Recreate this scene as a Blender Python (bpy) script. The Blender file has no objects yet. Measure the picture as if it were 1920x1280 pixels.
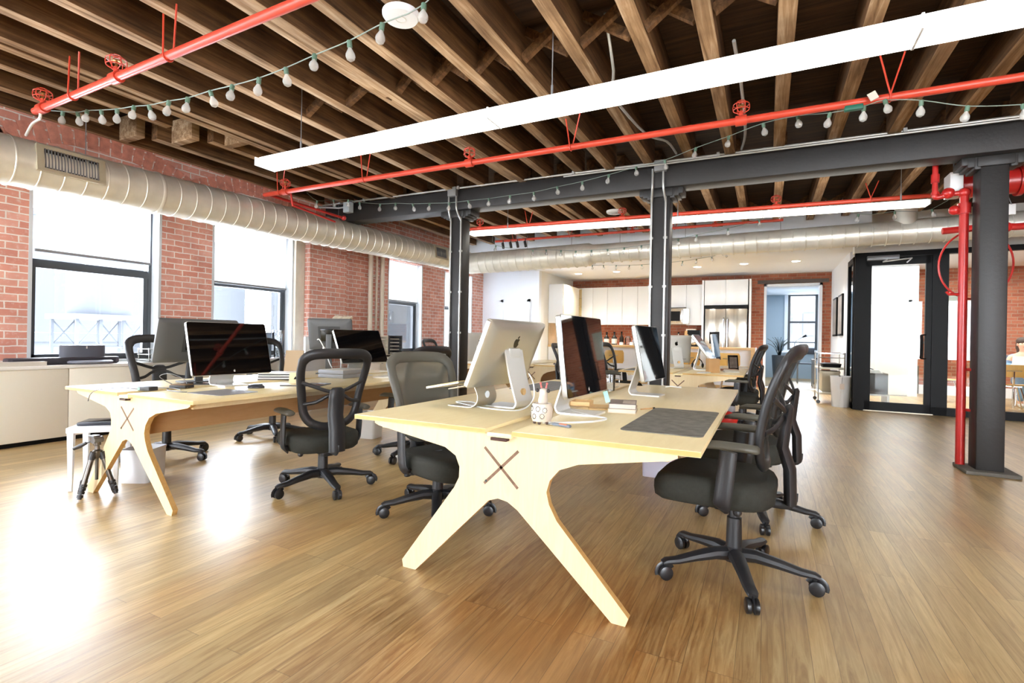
import bpy, bmesh, math, random
from mathutils import Vector, Matrix
random.seed(7)
PI = math.pi
SC = bpy.context.scene
COL = SC.collection
R = math.radians

# ------------------------------------------------------------------ camera, sky, exposure
cam_d = bpy.data.cameras.new('camera'); cam = bpy.data.objects.new('camera', cam_d); COL.objects.link(cam)
cam_d.sensor_width = 36.0; cam_d.lens = 950.4/1920*36.0
cam_d.shift_y = -0.00325; cam_d.clip_start = 0.05; cam_d.clip_end = 300
cam.matrix_world = Matrix.Translation((0, 0, 1.15)) @ Matrix.Rotation(R(26.64), 4, 'Z') @ Matrix.Rotation(PI/2, 4, 'X') @ Matrix.Rotation(R(1.0), 4, 'Z')
SC.camera = cam
W = bpy.data.worlds.new('sky'); SC.world = W; W.use_nodes = True
bg = W.node_tree.nodes['Background']; bg.inputs[0].default_value = (0.86, 0.93, 1.0, 1); bg.inputs[1].default_value = 12.0
vs = SC.view_settings
vs.view_transform = 'Standard'; vs.look = 'None'; vs.gamma = 1.0; vs.use_curve_mapping = False; vs.exposure = 1.75
SC.cycles.use_denoising = True
SC.cycles.max_bounces = 8; SC.cycles.diffuse_bounces = 5; SC.cycles.glossy_bounces = 4; SC.cycles.transparent_max_bounces = 16
SC.cycles.sample_clamp_indirect = 8.0; SC.cycles.caustics_reflective = False; SC.cycles.caustics_refractive = False

def area_light(name, loc, rot, sx, sy, power, color=(1, 1, 1), portal=False, parent=None):
    d = bpy.data.lights.new(name, 'AREA'); d.shape = 'RECTANGLE'; d.size = sx; d.size_y = sy; d.energy = power; d.color = color
    if portal: d.cycles.is_portal = True
    o = bpy.data.objects.new(name, d); o.location = loc; o.rotation_euler = rot; COL.objects.link(o)
    o['kind'] = 'helper'
    return o

# ------------------------------------------------------------------ materials
def lin(c):
    return tuple(((v/255)/12.92 if v/255 <= 0.04045 else ((v/255+0.055)/1.055)**2.4) for v in c)
MATS = {}
def new_mat(name):
    m = bpy.data.materials.new(name); m.use_nodes = True
    nt = m.node_tree; b = nt.nodes['Principled BSDF']
    return m, nt, b
def N(nt, t, **kw):
    n = nt.nodes.new(t)
    for k, v in kw.items():
        if k in n.inputs.keys() if isinstance(k, str) else False: n.inputs[k].default_value = v
        else: setattr(n, k, v)
    return n
def mat(name, srgb, rough=0.5, metal=0.0, var=0.0, vscale=6.0, bump=0.0, bscale=200.0, spec=0.5, emit=0.0, stretch=None):
    if name in MATS: return MATS[name]
    m, nt, b = new_mat(name)
    c = lin(srgb); b.inputs['Base Color'].default_value = (*c, 1)
    b.inputs['Roughness'].default_value = rough; b.inputs['Metallic'].default_value = metal
    b.inputs['Specular IOR Level'].default_value = spec
    if emit: b.inputs['Emission Color'].default_value = (*c, 1); b.inputs['Emission Strength'].default_value = emit
    tc = N(nt, 'ShaderNodeTexCoord')
    src = tc.outputs['Object']
    if stretch:
        mp = N(nt, 'ShaderNodeMapping'); mp.inputs['Scale'].default_value = stretch
        nt.links.new(src, mp.inputs[0]); src = mp.outputs[0]
    if var:
        nz = N(nt, 'ShaderNodeTexNoise'); nz.inputs['Scale'].default_value = vscale; nz.inputs['Detail'].default_value = 5
        nt.links.new(src, nz.inputs['Vector'])
        rp = N(nt, 'ShaderNodeValToRGB')
        rp.color_ramp.elements[0].position = 0.3; rp.color_ramp.elements[1].position = 0.7
        rp.color_ramp.elements[0].color = (*[v*(1-var) for v in c], 1)
        rp.color_ramp.elements[1].color = (*[min(1, v*(1+var)) for v in c], 1)
        nt.links.new(nz.outputs['Fac'], rp.inputs[0]); nt.links.new(rp.outputs[0], b.inputs['Base Color'])
    if bump:
        n2 = N(nt, 'ShaderNodeTexNoise'); n2.inputs['Scale'].default_value = bscale
        nt.links.new(src, n2.inputs['Vector'])
        bp = N(nt, 'ShaderNodeBump'); bp.inputs['Strength'].default_value = bump; bp.inputs['Distance'].default_value = 0.01
        nt.links.new(n2.outputs['Fac'], bp.inputs['Height']); nt.links.new(bp.outputs[0], b.inputs['Normal'])
    MATS[name] = m
    return m
def mixc(nt, fac, a, b, blend='MIX'):
    n = nt.nodes.new('ShaderNodeMix'); n.data_type = 'RGBA'; n.blend_type = blend
    for sock, v in ((n.inputs[0], fac), (n.inputs[6], a), (n.inputs[7], b)):
        if hasattr(v, 'links') or isinstance(v, bpy.types.NodeSocket): nt.links.new(v, sock)
        elif isinstance(v, (int, float)): sock.default_value = v
        else: sock.default_value = (*v, 1)
    return n.outputs[2]
def brick_mat(name, c1, c2, mortar, scale=1.0, white=0.6):
    m, nt, b = new_mat(name)
    geo = N(nt, 'ShaderNodeNewGeometry'); sp = N(nt, 'ShaderNodeSeparateXYZ'); nt.links.new(geo.outputs['Position'], sp.inputs[0])
    ad = N(nt, 'ShaderNodeMath', operation='ADD'); nt.links.new(sp.outputs[0], ad.inputs[0]); nt.links.new(sp.outputs[1], ad.inputs[1])
    cb = N(nt, 'ShaderNodeCombineXYZ'); nt.links.new(ad.outputs[0], cb.inputs[0]); nt.links.new(sp.outputs[2], cb.inputs[1])
    nz = N(nt, 'ShaderNodeTexNoise'); nz.inputs['Scale'].default_value = 9; nz.inputs['Detail'].default_value = 3
    nt.links.new(geo.outputs['Position'], nz.inputs['Vector'])
    vm = N(nt, 'ShaderNodeVectorMath', operation='MULTIPLY_ADD'); vm.inputs[1].default_value = (0.016, 0.016, 0); 
    nt.links.new(nz.outputs['Color'], vm.inputs[0]); nt.links.new(cb.outputs[0], vm.inputs[2])
    br = N(nt, 'ShaderNodeTexBrick'); br.inputs['Scale'].default_value = scale
    br.inputs['Brick Width'].default_value = 0.205; br.inputs['Row Height'].default_value = 0.076
    br.inputs['Mortar Size'].default_value = 0.0075; br.inputs['Mortar Smooth'].default_value = 0.3; br.inputs['Bias'].default_value = 0.0
    br.inputs['Color1'].default_value = (*lin(c1), 1); br.inputs['Color2'].default_value = (*lin(c2), 1); br.inputs['Mortar'].default_value = (*lin(mortar), 1)
    nt.links.new(vm.outputs[0], br.inputs['Vector'])
    n2 = N(nt, 'ShaderNodeTexNoise'); n2.inputs['Scale'].default_value = 22; n2.inputs['Detail'].default_value = 8; n2.inputs['Roughness'].default_value = 0.7
    nt.links.new(geo.outputs['Position'], n2.inputs['Vector'])
    rp = N(nt, 'ShaderNodeValToRGB'); rp.color_ramp.elements[0].position = 0.54; rp.color_ramp.elements[1].position = 0.72
    nt.links.new(n2.outputs['Fac'], rp.inputs[0])
    ml = N(nt, 'ShaderNodeMath', operation='MULTIPLY'); ml.inputs[1].default_value = white; nt.links.new(rp.outputs[0], ml.inputs[0])
    col = mixc(nt, ml.outputs[0], br.outputs['Color'], lin((226, 214, 204)))
    n3 = N(nt, 'ShaderNodeTexNoise'); n3.inputs['Scale'].default_value = 3.2; n3.inputs['Detail'].default_value = 4
    nt.links.new(geo.outputs['Position'], n3.inputs['Vector'])
    r3 = N(nt, 'ShaderNodeValToRGB'); r3.color_ramp.elements[0].position = 0.3; r3.color_ramp.elements[0].color = (0.8, 0.78, 0.78, 1); r3.color_ramp.elements[1].position = 0.65; r3.color_ramp.elements[1].color = (1, 1, 1, 1)
    nt.links.new(n3.outputs['Fac'], r3.inputs[0])
    col = mixc(nt, 1.0, col, r3.outputs[0], 'MULTIPLY')
    nt.links.new(col, b.inputs['Base Color']); b.inputs['Roughness'].default_value = 0.9; b.inputs['Specular IOR Level'].default_value = 0.2
    bp = N(nt, 'ShaderNodeBump'); bp.inputs['Strength'].default_value = 0.6; bp.inputs['Distance'].default_value = 0.012; bp.invert = True
    nt.links.new(br.outputs['Fac'], bp.inputs['Height']); nt.links.new(bp.outputs[0], b.inputs['Normal'])
    MATS[name] = m; return m
def floor_mat():
    m, nt, b = new_mat('floor_planks')
    geo = N(nt, 'ShaderNodeNewGeometry'); sp = N(nt, 'ShaderNodeSeparateXYZ'); nt.links.new(geo.outputs['Position'], sp.inputs[0])
    cb = N(nt, 'ShaderNodeCombineXYZ'); nt.links.new(sp.outputs[1], cb.inputs[0]); nt.links.new(sp.outputs[0], cb.inputs[1])
    br = N(nt, 'ShaderNodeTexBrick'); br.offset = 0.37; br.offset_frequency = 3; br.inputs['Scale'].default_value = 1.0
    br.inputs['Brick Width'].default_value = 1.9; br.inputs['Row Height'].default_value = 0.083
    br.inputs['Mortar Size'].default_value = 0.0012; br.inputs['Mortar Smooth'].default_value = 0.2
    br.inputs['Color1'].default_value = (0, 0, 0, 1); br.inputs['Color2'].default_value = (1, 1, 1, 1); br.inputs['Mortar'].default_value = (0.3, 0.3, 0.3, 1)
    nt.links.new(cb.outputs[0], br.inputs['Vector'])
    mp = N(nt, 'ShaderNodeMapping'); mp.inputs['Scale'].default_value = (1.0, 14.0, 1.0); nt.links.new(cb.outputs[0], mp.inputs[0])
    # shift grain per plank
    vm = N(nt, 'ShaderNodeVectorMath', operation='MULTIPLY_ADD'); vm.inputs[1].default_value = (7, 3, 0)
    nt.links.new(br.outputs['Color'], vm.inputs[0]); nt.links.new(mp.outputs[0], vm.inputs[2])
    n1 = N(nt, 'ShaderNodeTexNoise'); n1.inputs['Scale'].default_value = 2.6; n1.inputs['Detail'].default_value = 9; n1.inputs['Roughness'].default_value = 0.65; n1.inputs['Distortion'].default_value = 1.2
    nt.links.new(vm.outputs[0], n1.inputs['Vector'])
    r1 = N(nt, 'ShaderNodeValToRGB'); e = r1.color_ramp.elements
    e[0].position = 0.28; e[0].color = (*lin((160, 132, 88)), 1); e[1].position = 0.72; e[1].color = (*lin((208, 186, 138)), 1)
    x = e.new(0.5); x.color = (*lin((188, 163, 114)), 1)
    nt.links.new(n1.outputs['Fac'], r1.inputs[0])
    # per plank tone
    rt = N(nt, 'ShaderNodeValToRGB'); rt.color_ramp.elements[0].color = (0.74, 0.70, 0.66, 1); rt.color_ramp.elements[1].color = (1.08, 1.05, 1.0, 1)
    nt.links.new(br.outputs['Color'], rt.inputs[0])
    col = mixc(nt, 0.8, r1.outputs[0], rt.outputs[0], 'MULTIPLY')
    # big worn orange patches
    n2 = N(nt, 'ShaderNodeTexNoise'); n2.inputs['Scale'].default_value = 0.8; n2.inputs['Detail'].default_value = 5; n2.inputs['Roughness'].default_value = 0.6
    mp2 = N(nt, 'ShaderNodeMapping'); mp2.inputs['Scale'].default_value = (0.7, 1.4, 1); nt.links.new(cb.outputs[0], mp2.inputs[0]); nt.links.new(mp2.outputs[0], n2.inputs['Vector'])
    r2 = N(nt, 'ShaderNodeValToRGB'); r2.color_ramp.elements[0].position = 0.48; r2.color_ramp.elements[1].position = 0.64
    nt.links.new(n2.outputs['Fac'], r2.inputs[0])
    f2 = N(nt, 'ShaderNodeMath', operation='MULTIPLY'); f2.inputs[1].default_value = 0.55; nt.links.new(r2.outputs[0], f2.inputs[0])
    col = mixc(nt, f2.outputs[0], col, mixc(nt, 1.0, col, (0.92, 0.68, 0.42), 'MULTIPLY'))
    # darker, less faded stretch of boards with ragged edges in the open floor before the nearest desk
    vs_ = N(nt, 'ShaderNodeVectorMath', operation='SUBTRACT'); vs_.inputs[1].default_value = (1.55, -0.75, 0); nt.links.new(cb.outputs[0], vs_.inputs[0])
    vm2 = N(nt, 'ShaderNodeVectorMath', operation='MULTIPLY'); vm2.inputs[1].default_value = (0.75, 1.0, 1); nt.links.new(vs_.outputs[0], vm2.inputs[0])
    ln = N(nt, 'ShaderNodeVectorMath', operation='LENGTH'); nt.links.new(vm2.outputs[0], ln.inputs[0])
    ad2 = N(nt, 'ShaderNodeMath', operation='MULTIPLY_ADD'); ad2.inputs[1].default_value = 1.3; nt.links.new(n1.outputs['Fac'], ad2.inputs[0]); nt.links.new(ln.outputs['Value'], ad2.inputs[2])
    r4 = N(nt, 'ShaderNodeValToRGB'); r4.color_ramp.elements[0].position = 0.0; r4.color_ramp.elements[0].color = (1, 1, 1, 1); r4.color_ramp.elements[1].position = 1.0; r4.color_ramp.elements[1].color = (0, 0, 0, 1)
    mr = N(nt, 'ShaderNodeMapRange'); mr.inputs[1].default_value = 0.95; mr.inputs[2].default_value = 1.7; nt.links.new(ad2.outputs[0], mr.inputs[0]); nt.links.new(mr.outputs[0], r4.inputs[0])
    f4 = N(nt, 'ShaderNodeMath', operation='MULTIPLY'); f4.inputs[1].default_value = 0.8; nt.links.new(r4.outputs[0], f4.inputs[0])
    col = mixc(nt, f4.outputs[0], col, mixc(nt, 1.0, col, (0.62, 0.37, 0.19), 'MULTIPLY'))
    # scuffs
    n3 = N(nt, 'ShaderNodeTexNoise'); n3.inputs['Scale'].default_value = 5.5; n3.inputs['Detail'].default_value = 10; n3.inputs['Roughness'].default_value = 0.75
    mp3 = N(nt, 'ShaderNodeMapping'); mp3.inputs['Scale'].default_value = (0.8, 2.5, 1); nt.links.new(cb.outputs[0], mp3.inputs[0]); nt.links.new(mp3.outputs[0], n3.inputs['Vector'])
    r3 = N(nt, 'ShaderNodeValToRGB'); r3.color_ramp.elements[0].position = 0.66; r3.color_ramp.elements[1].position = 0.74
    nt.links.new(n3.outputs['Fac'], r3.inputs[0])
    f3 = N(nt, 'ShaderNodeMath', operation='MULTIPLY'); f3.inputs[1].default_value = 0.45; nt.links.new(r3.outputs[0], f3.inputs[0])
    col = mixc(nt, f3.outputs[0], col, lin((205, 182, 150)))
    fm = N(nt, 'ShaderNodeMath', operation='MULTIPLY'); fm.inputs[1].default_value = 0.55; nt.links.new(br.outputs['Fac'], fm.inputs[0])
    col = mixc(nt, fm.outputs[0], col, lin((70, 45, 26)))
    nt.links.new(col, b.inputs['Base Color'])
    rr = N(nt, 'ShaderNodeMapRange'); rr.inputs[3].default_value = 0.30; rr.inputs[4].default_value = 0.42
    nt.links.new(n1.outputs['Fac'], rr.inputs[0]); nt.links.new(rr.outputs[0], b.inputs['Roughness'])
    b.inputs['Specular IOR Level'].default_value = 0.8
    bp = N(nt, 'ShaderNodeBump'); bp.inputs['Strength'].default_value = 0.25; bp.inputs['Distance'].default_value = 0.004; bp.invert = True
    nt.links.new(br.outputs['Fac'], bp.inputs['Height'])
    b2 = N(nt, 'ShaderNodeBump'); b2.inputs['Strength'].default_value = 0.12; b2.inputs['Distance'].default_value = 0.004
    nt.links.new(n1.outputs['Fac'], b2.inputs['Height']); nt.links.new(bp.outputs[0], b2.inputs['Normal']); nt.links.new(b2.outputs[0], b.inputs['Normal'])
    MATS['floor_planks'] = m; return m
def timber_mat(name, lo, mid, hi, axis=1, rough=0.75, sc=1.0):
    # old timber, grain running along one axis
    m, nt, b = new_mat(name)
    geo = N(nt, 'ShaderNodeNewGeometry'); mp = N(nt, 'ShaderNodeMapping')
    s = [16*sc, 16*sc, 16*sc]; s[axis] = 0.9*sc; mp.inputs['Scale'].default_value = s
    nt.links.new(geo.outputs['Position'], mp.inputs[0])
    n1 = N(nt, 'ShaderNodeTexNoise'); n1.inputs['Scale'].default_value = 1.6; n1.inputs['Detail'].default_value = 8; n1.inputs['Roughness'].default_value = 0.62; n1.inputs['Distortion'].default_value = 0.6
    nt.links.new(mp.outputs[0], n1.inputs['Vector'])
    r1 = N(nt, 'ShaderNodeValToRGB'); e = r1.color_ramp.elements
    e[0].position = 0.3; e[0].color = (*lin(lo), 1); e[1].position = 0.72; e[1].color = (*lin(hi), 1); x = e.new(0.5); x.color = (*lin(mid), 1)
    nt.links.new(n1.outputs['Fac'], r1.inputs[0])
    n2 = N(nt, 'ShaderNodeTexNoise'); n2.inputs['Scale'].default_value = 3.0; n2.inputs['Detail'].default_value = 4; nt.links.new(geo.outputs['Position'], n2.inputs['Vector'])
    r2 = N(nt, 'ShaderNodeValToRGB'); r2.color_ramp.elements[0].position = 0.3; r2.color_ramp.elements[0].color = (0.62, 0.6, 0.58, 1); r2.color_ramp.elements[1].position = 0.62; r2.color_ramp.elements[1].color = (1, 1, 1, 1)
    nt.links.new(n2.outputs['Fac'], r2.inputs[0])
    nt.links.new(mixc(nt, 1.0, r1.outputs[0], r2.outputs[0], 'MULTIPLY'), b.inputs['Base Color'])
    b.inputs['Roughness'].default_value = rough; b.inputs['Specular IOR Level'].default_value = 0.25
    bp = N(nt, 'ShaderNodeBump'); bp.inputs['Strength'].default_value = 0.35; bp.inputs['Distance'].default_value = 0.01
    nt.links.new(n1.outputs['Fac'], bp.inputs['Height']); nt.links.new(bp.outputs[0], b.inputs['Normal'])
    MATS[name] = m; return m
def ply_mat(name, c, dark=0.9, axis='x', rough=0.42):
    m, nt, b = new_mat(name)
    tc = N(nt, 'ShaderNodeTexCoord'); mp = N(nt, 'ShaderNodeMapping')
    mp.inputs['Scale'].default_value = {'x': (1.2, 9, 9), 'y': (9, 1.2, 9), 'z': (9, 9, 1.2)}[axis]
    nt.links.new(tc.outputs['Object'], mp.inputs[0])
    n1 = N(nt, 'ShaderNodeTexNoise'); n1.inputs['Scale'].default_value = 2.2; n1.inputs['Detail'].default_value = 7; n1.inputs['Distortion'].default_value = 1.8; n1.inputs['Roughness'].default_value = 0.6
    nt.links.new(mp.outputs[0], n1.inputs['Vector'])
    r1 = N(nt, 'ShaderNodeValToRGB'); l = lin(c)
    r1.color_ramp.elements[0].position = 0.3; r1.color_ramp.elements[0].color = (l[0]*dark, l[1]*dark*0.97, l[2]*dark*0.9, 1)
    r1.color_ramp.elements[1].position = 0.68; r1.color_ramp.elements[1].color = (*l, 1)
    nt.links.new(n1.outputs['Fac'], r1.inputs[0]); nt.links.new(r1.outputs[0], b.inputs['Base Color'])
    b.inputs['Roughness'].default_value = rough; b.inputs['Specular IOR Level'].default_value = 0.4
    MATS[name] = m; return m
def glass_mat(name, tint=(1, 1, 1), refl=0.6, rough=0.0):
    m = bpy.data.materials.new(name); m.use_nodes = True; nt = m.node_tree; nt.nodes.clear()
    out = N(nt, 'ShaderNodeOutputMaterial'); tr = N(nt, 'ShaderNodeBsdfTransparent'); tr.inputs[0].default_value = (*tint, 1)
    gl = N(nt, 'ShaderNodeBsdfGlossy'); gl.inputs['Roughness'].default_value = rough
    fr = N(nt, 'ShaderNodeFresnel'); fr.inputs[0].default_value = 1.45
    ml = N(nt, 'ShaderNodeMath', operation='MULTIPLY'); ml.inputs[1].default_value = refl; nt.links.new(fr.outputs[0], ml.inputs[0])
    mx = N(nt, 'ShaderNodeMixShader'); nt.links.new(ml.outputs[0], mx.inputs[0]); nt.links.new(tr.outputs[0], mx.inputs[1]); nt.links.new(gl.outputs[0], mx.inputs[2])
    nt.links.new(mx.outputs[0], out.inputs[0]); MATS[name] = m; return m
def mesh_fabric(name, c, opacity):
    m = bpy.data.materials.new(name); m.use_nodes = True; nt = m.node_tree; b = nt.nodes['Principled BSDF']
    b.inputs['Base Color'].default_value = (*lin(c), 1); b.inputs['Roughness'].default_value = 0.7
    out = nt.nodes['Material Output']; tr = N(nt, 'ShaderNodeBsdfTransparent'); mx = N(nt, 'ShaderNodeMixShader'); mx.inputs[0].default_value = opacity
    nt.links.new(tr.outputs[0], mx.inputs[1]); nt.links.new(b.outputs[0], mx.inputs[2]); nt.links.new(mx.outputs[0], out.inputs[0])
    MATS[name] = m; return m
def blind_mat(name):
    m = bpy.data.materials.new(name); m.use_nodes = True; nt = m.node_tree; nt.nodes.clear()
    out = N(nt, 'ShaderNodeOutputMaterial'); d = N(nt, 'ShaderNodeBsdfDiffuse'); d.inputs[0].default_value = (0.9, 0.9, 0.9, 1)
    t = N(nt, 'ShaderNodeBsdfTranslucent'); t.inputs[0].default_value = (0.85, 0.86, 0.88, 1)
    mx = N(nt, 'ShaderNodeMixShader'); mx.inputs[0].default_value = 0.6
    nt.links.new(d.outputs[0], mx.inputs[1]); nt.links.new(t.outputs[0], mx.inputs[2]); nt.links.new(mx.outputs[0], out.inputs[0])
    MATS[name] = m; return m

floor_m = floor_mat()
brick_m = brick_mat('brick_wall', (224, 168, 150), (208, 142, 124), (234, 226, 218))
brick_k = brick_mat('brick_kitchen', (182, 112, 84), (154, 86, 64), (170, 142, 122), white=0.12)
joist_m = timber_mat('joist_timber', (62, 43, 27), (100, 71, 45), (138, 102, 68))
joistb_m = timber_mat('pale_joist_underside', (118, 90, 62), (172, 140, 106), (216, 192, 162))  # paler timber tone for joist undersides and trimmers
deck_m = timber_mat('deck_timber', (44, 29, 18), (62, 42, 26), (84, 58, 36), axis=0)
white_m = mat('white_paint', (234, 239, 245), 0.6, var=0.02, vscale=1.5)
warmw_m = mat('cream_paint', (228, 228, 222), 0.5, var=0.02, vscale=1.2)
cab_m = mat('cabinet_cream', (236, 230, 214), 0.45, var=0.015, vscale=1.0)
kit_m = mat('kitchen_white', (236, 240, 243), 0.25)
blue_m = mat('pale_blue_paint', (158, 176, 190), 0.6)
steel_dk = mat('dark_painted_steel', (36, 34, 33), 0.5, var=0.15, vscale=3, bump=0.15, bscale=30)
black_fr = mat('black_frame', (9, 8, 8), 0.5, spec=0.2)
galv_m = mat('galvanised_metal', (230, 226, 212), 0.36, metal=0.4, var=0.10, vscale=5)
pipe_m = mat('red_pipe_paint', (206, 72, 52), 0.35, var=0.06, vscale=12)
dred_m = mat('deep_red_paint', (186, 40, 36), 0.3, var=0.08, vscale=10)
cond_m = mat('conduit_grey', (176, 176, 172), 0.35, metal=0.6)
grey_m = mat('grey_metal', (140, 142, 144), 0.4, metal=0.4)
ply_top = ply_mat('birch_ply_top', (238, 220, 172), 0.93, 'y', 0.3)
ply_leg = ply_mat('birch_ply_leg', (224, 204, 164), 0.93, 'z', 0.42)
ply_edge = ply_mat('birch_ply_edge', (214, 172, 106), 0.8, 'x', 0.5)
slot_m = mat('burnt_slot', (120, 92, 74), 0.8, var=0.3, vscale=30)
plas_m = mat('black_plastic', (36, 36, 38), 0.42, bump=0.1, bscale=400)
padb_m = mat('arm_pad_plastic', (84, 82, 72), 0.5)
seat_m = mat('black_seat_fabric', (38, 38, 31), 0.85, var=0.2, vscale=60, bump=0.3, bscale=500)
meshd_m = mesh_fabric('dark_mesh', (52, 52, 50), 0.42)
meshg_m = mesh_fabric('olive_grey_mesh', (92, 90, 80), 0.80)
frameg_m = mat('olive_grey_frame', (86, 84, 76), 0.5)
wheel_m = mat('caster_black', (30, 30, 32), 0.35)
alu_m = mat('aluminium', (214, 212, 204), 0.32, metal=0.85)
aluw_m = mat('pale_aluminium', (222, 222, 218), 0.35, metal=0.3)
screen_m = mat('black_glass', (10, 10, 12), 0.03, spec=0.8)
logo_m = mat('logo_black', (18, 16, 12), 0.2)
logo_s = mat('logo_silver', (190, 190, 190), 0.3)
backd_m = mat('dark_monitor_back', (78, 78, 78), 0.5)
glass_m = glass_mat('window_glass', (0.97, 0.98, 1.0), 0.9)
glass_o = glass_mat('partition_glass', (0.97, 0.99, 0.98), 0.8)
bulb_m = mesh_fabric('bulb_glass', (236, 236, 232), 0.30)
cup_m = glass_mat('drinking_glass', (0.93, 0.95, 0.96), 2.5, 0.02)
fil_m = mat('bulb_filament', (190, 186, 176), 0.4)
green_m = mat('green_socket', (92, 122, 104), 0.5)
cord_m = mat('green_grey_cord', (132, 146, 138), 0.5)
blind_m = blind_mat('white_blind')
wframe_d = mat('window_dark_frame', (70, 74, 78), 0.4)
wframe_l = mat('window_grey_reveal', (196, 200, 202), 0.5)
lamp_m = mat('lamp_diffuser', (255, 250, 238), 0.5, emit=3.0)
lampw_m = mat('downlight_glow', (255, 248, 235), 0.5, emit=6.0)
stain_m = mat('stainless_steel', (205, 200, 190), 0.22, metal=1.0, var=0.18, vscale=2.0, stretch=(7, 7, 0.15))
wht_pl = mat('white_plastic', (228, 228, 226), 0.4)
grey_pl = mat('pale_grey_plastic', (206, 208, 212), 0.45)
felt_m = mat('grey_felt', (116, 113, 104), 0.95, var=0.25, vscale=18, bump=0.4, bscale=300)
paper_m = mat('white_paper', (208, 202, 190), 0.8)
oak_m = ply_mat('pale_oak', (226, 190, 136), 0.85, 'x', 0.4)
yell_m = ply_mat('yellow_ply', (226, 180, 98), 0.9, 'z', 0.35)
tan_m = mat('tan_card', (196, 154, 104), 0.8, var=0.06, vscale=8)
chrome_m = mat('chrome', (220, 220, 222), 0.12, metal=1.0)
copper_m = mat('gunmetal', (104, 100, 94), 0.3, metal=0.9)
stone_m = mat('stone_base', (96, 92, 84), 0.8, var=0.2, vscale=8)
leaf_m = mat('dark_leaf', (26, 40, 26), 0.5)
skin_m = mat('skin', (224, 172, 146), 0.5)
hair_m = mat('dark_hair', (52, 38, 30), 0.6)
denim_m = mat('blue_denim', (120, 156, 190), 0.85, var=0.1, vscale=40)
ceram_m = mat('cream_ceramic', (204, 192, 176), 0.35)
red_m = mat('bright_red', (206, 40, 34), 0.5)
mint_m = mat('mint_paper', (176, 226, 214), 0.8)
ext_m = mat('exterior_pale', (41, 43, 46), 0.9)
ext2_m = mat('exterior_blue_grey', (34, 37, 42), 0.9)
amber_m = mat('dark_bottle', (34, 28, 24), 0.15)
orange_m = mat('orange_print', (214, 132, 60), 0.6)
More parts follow.
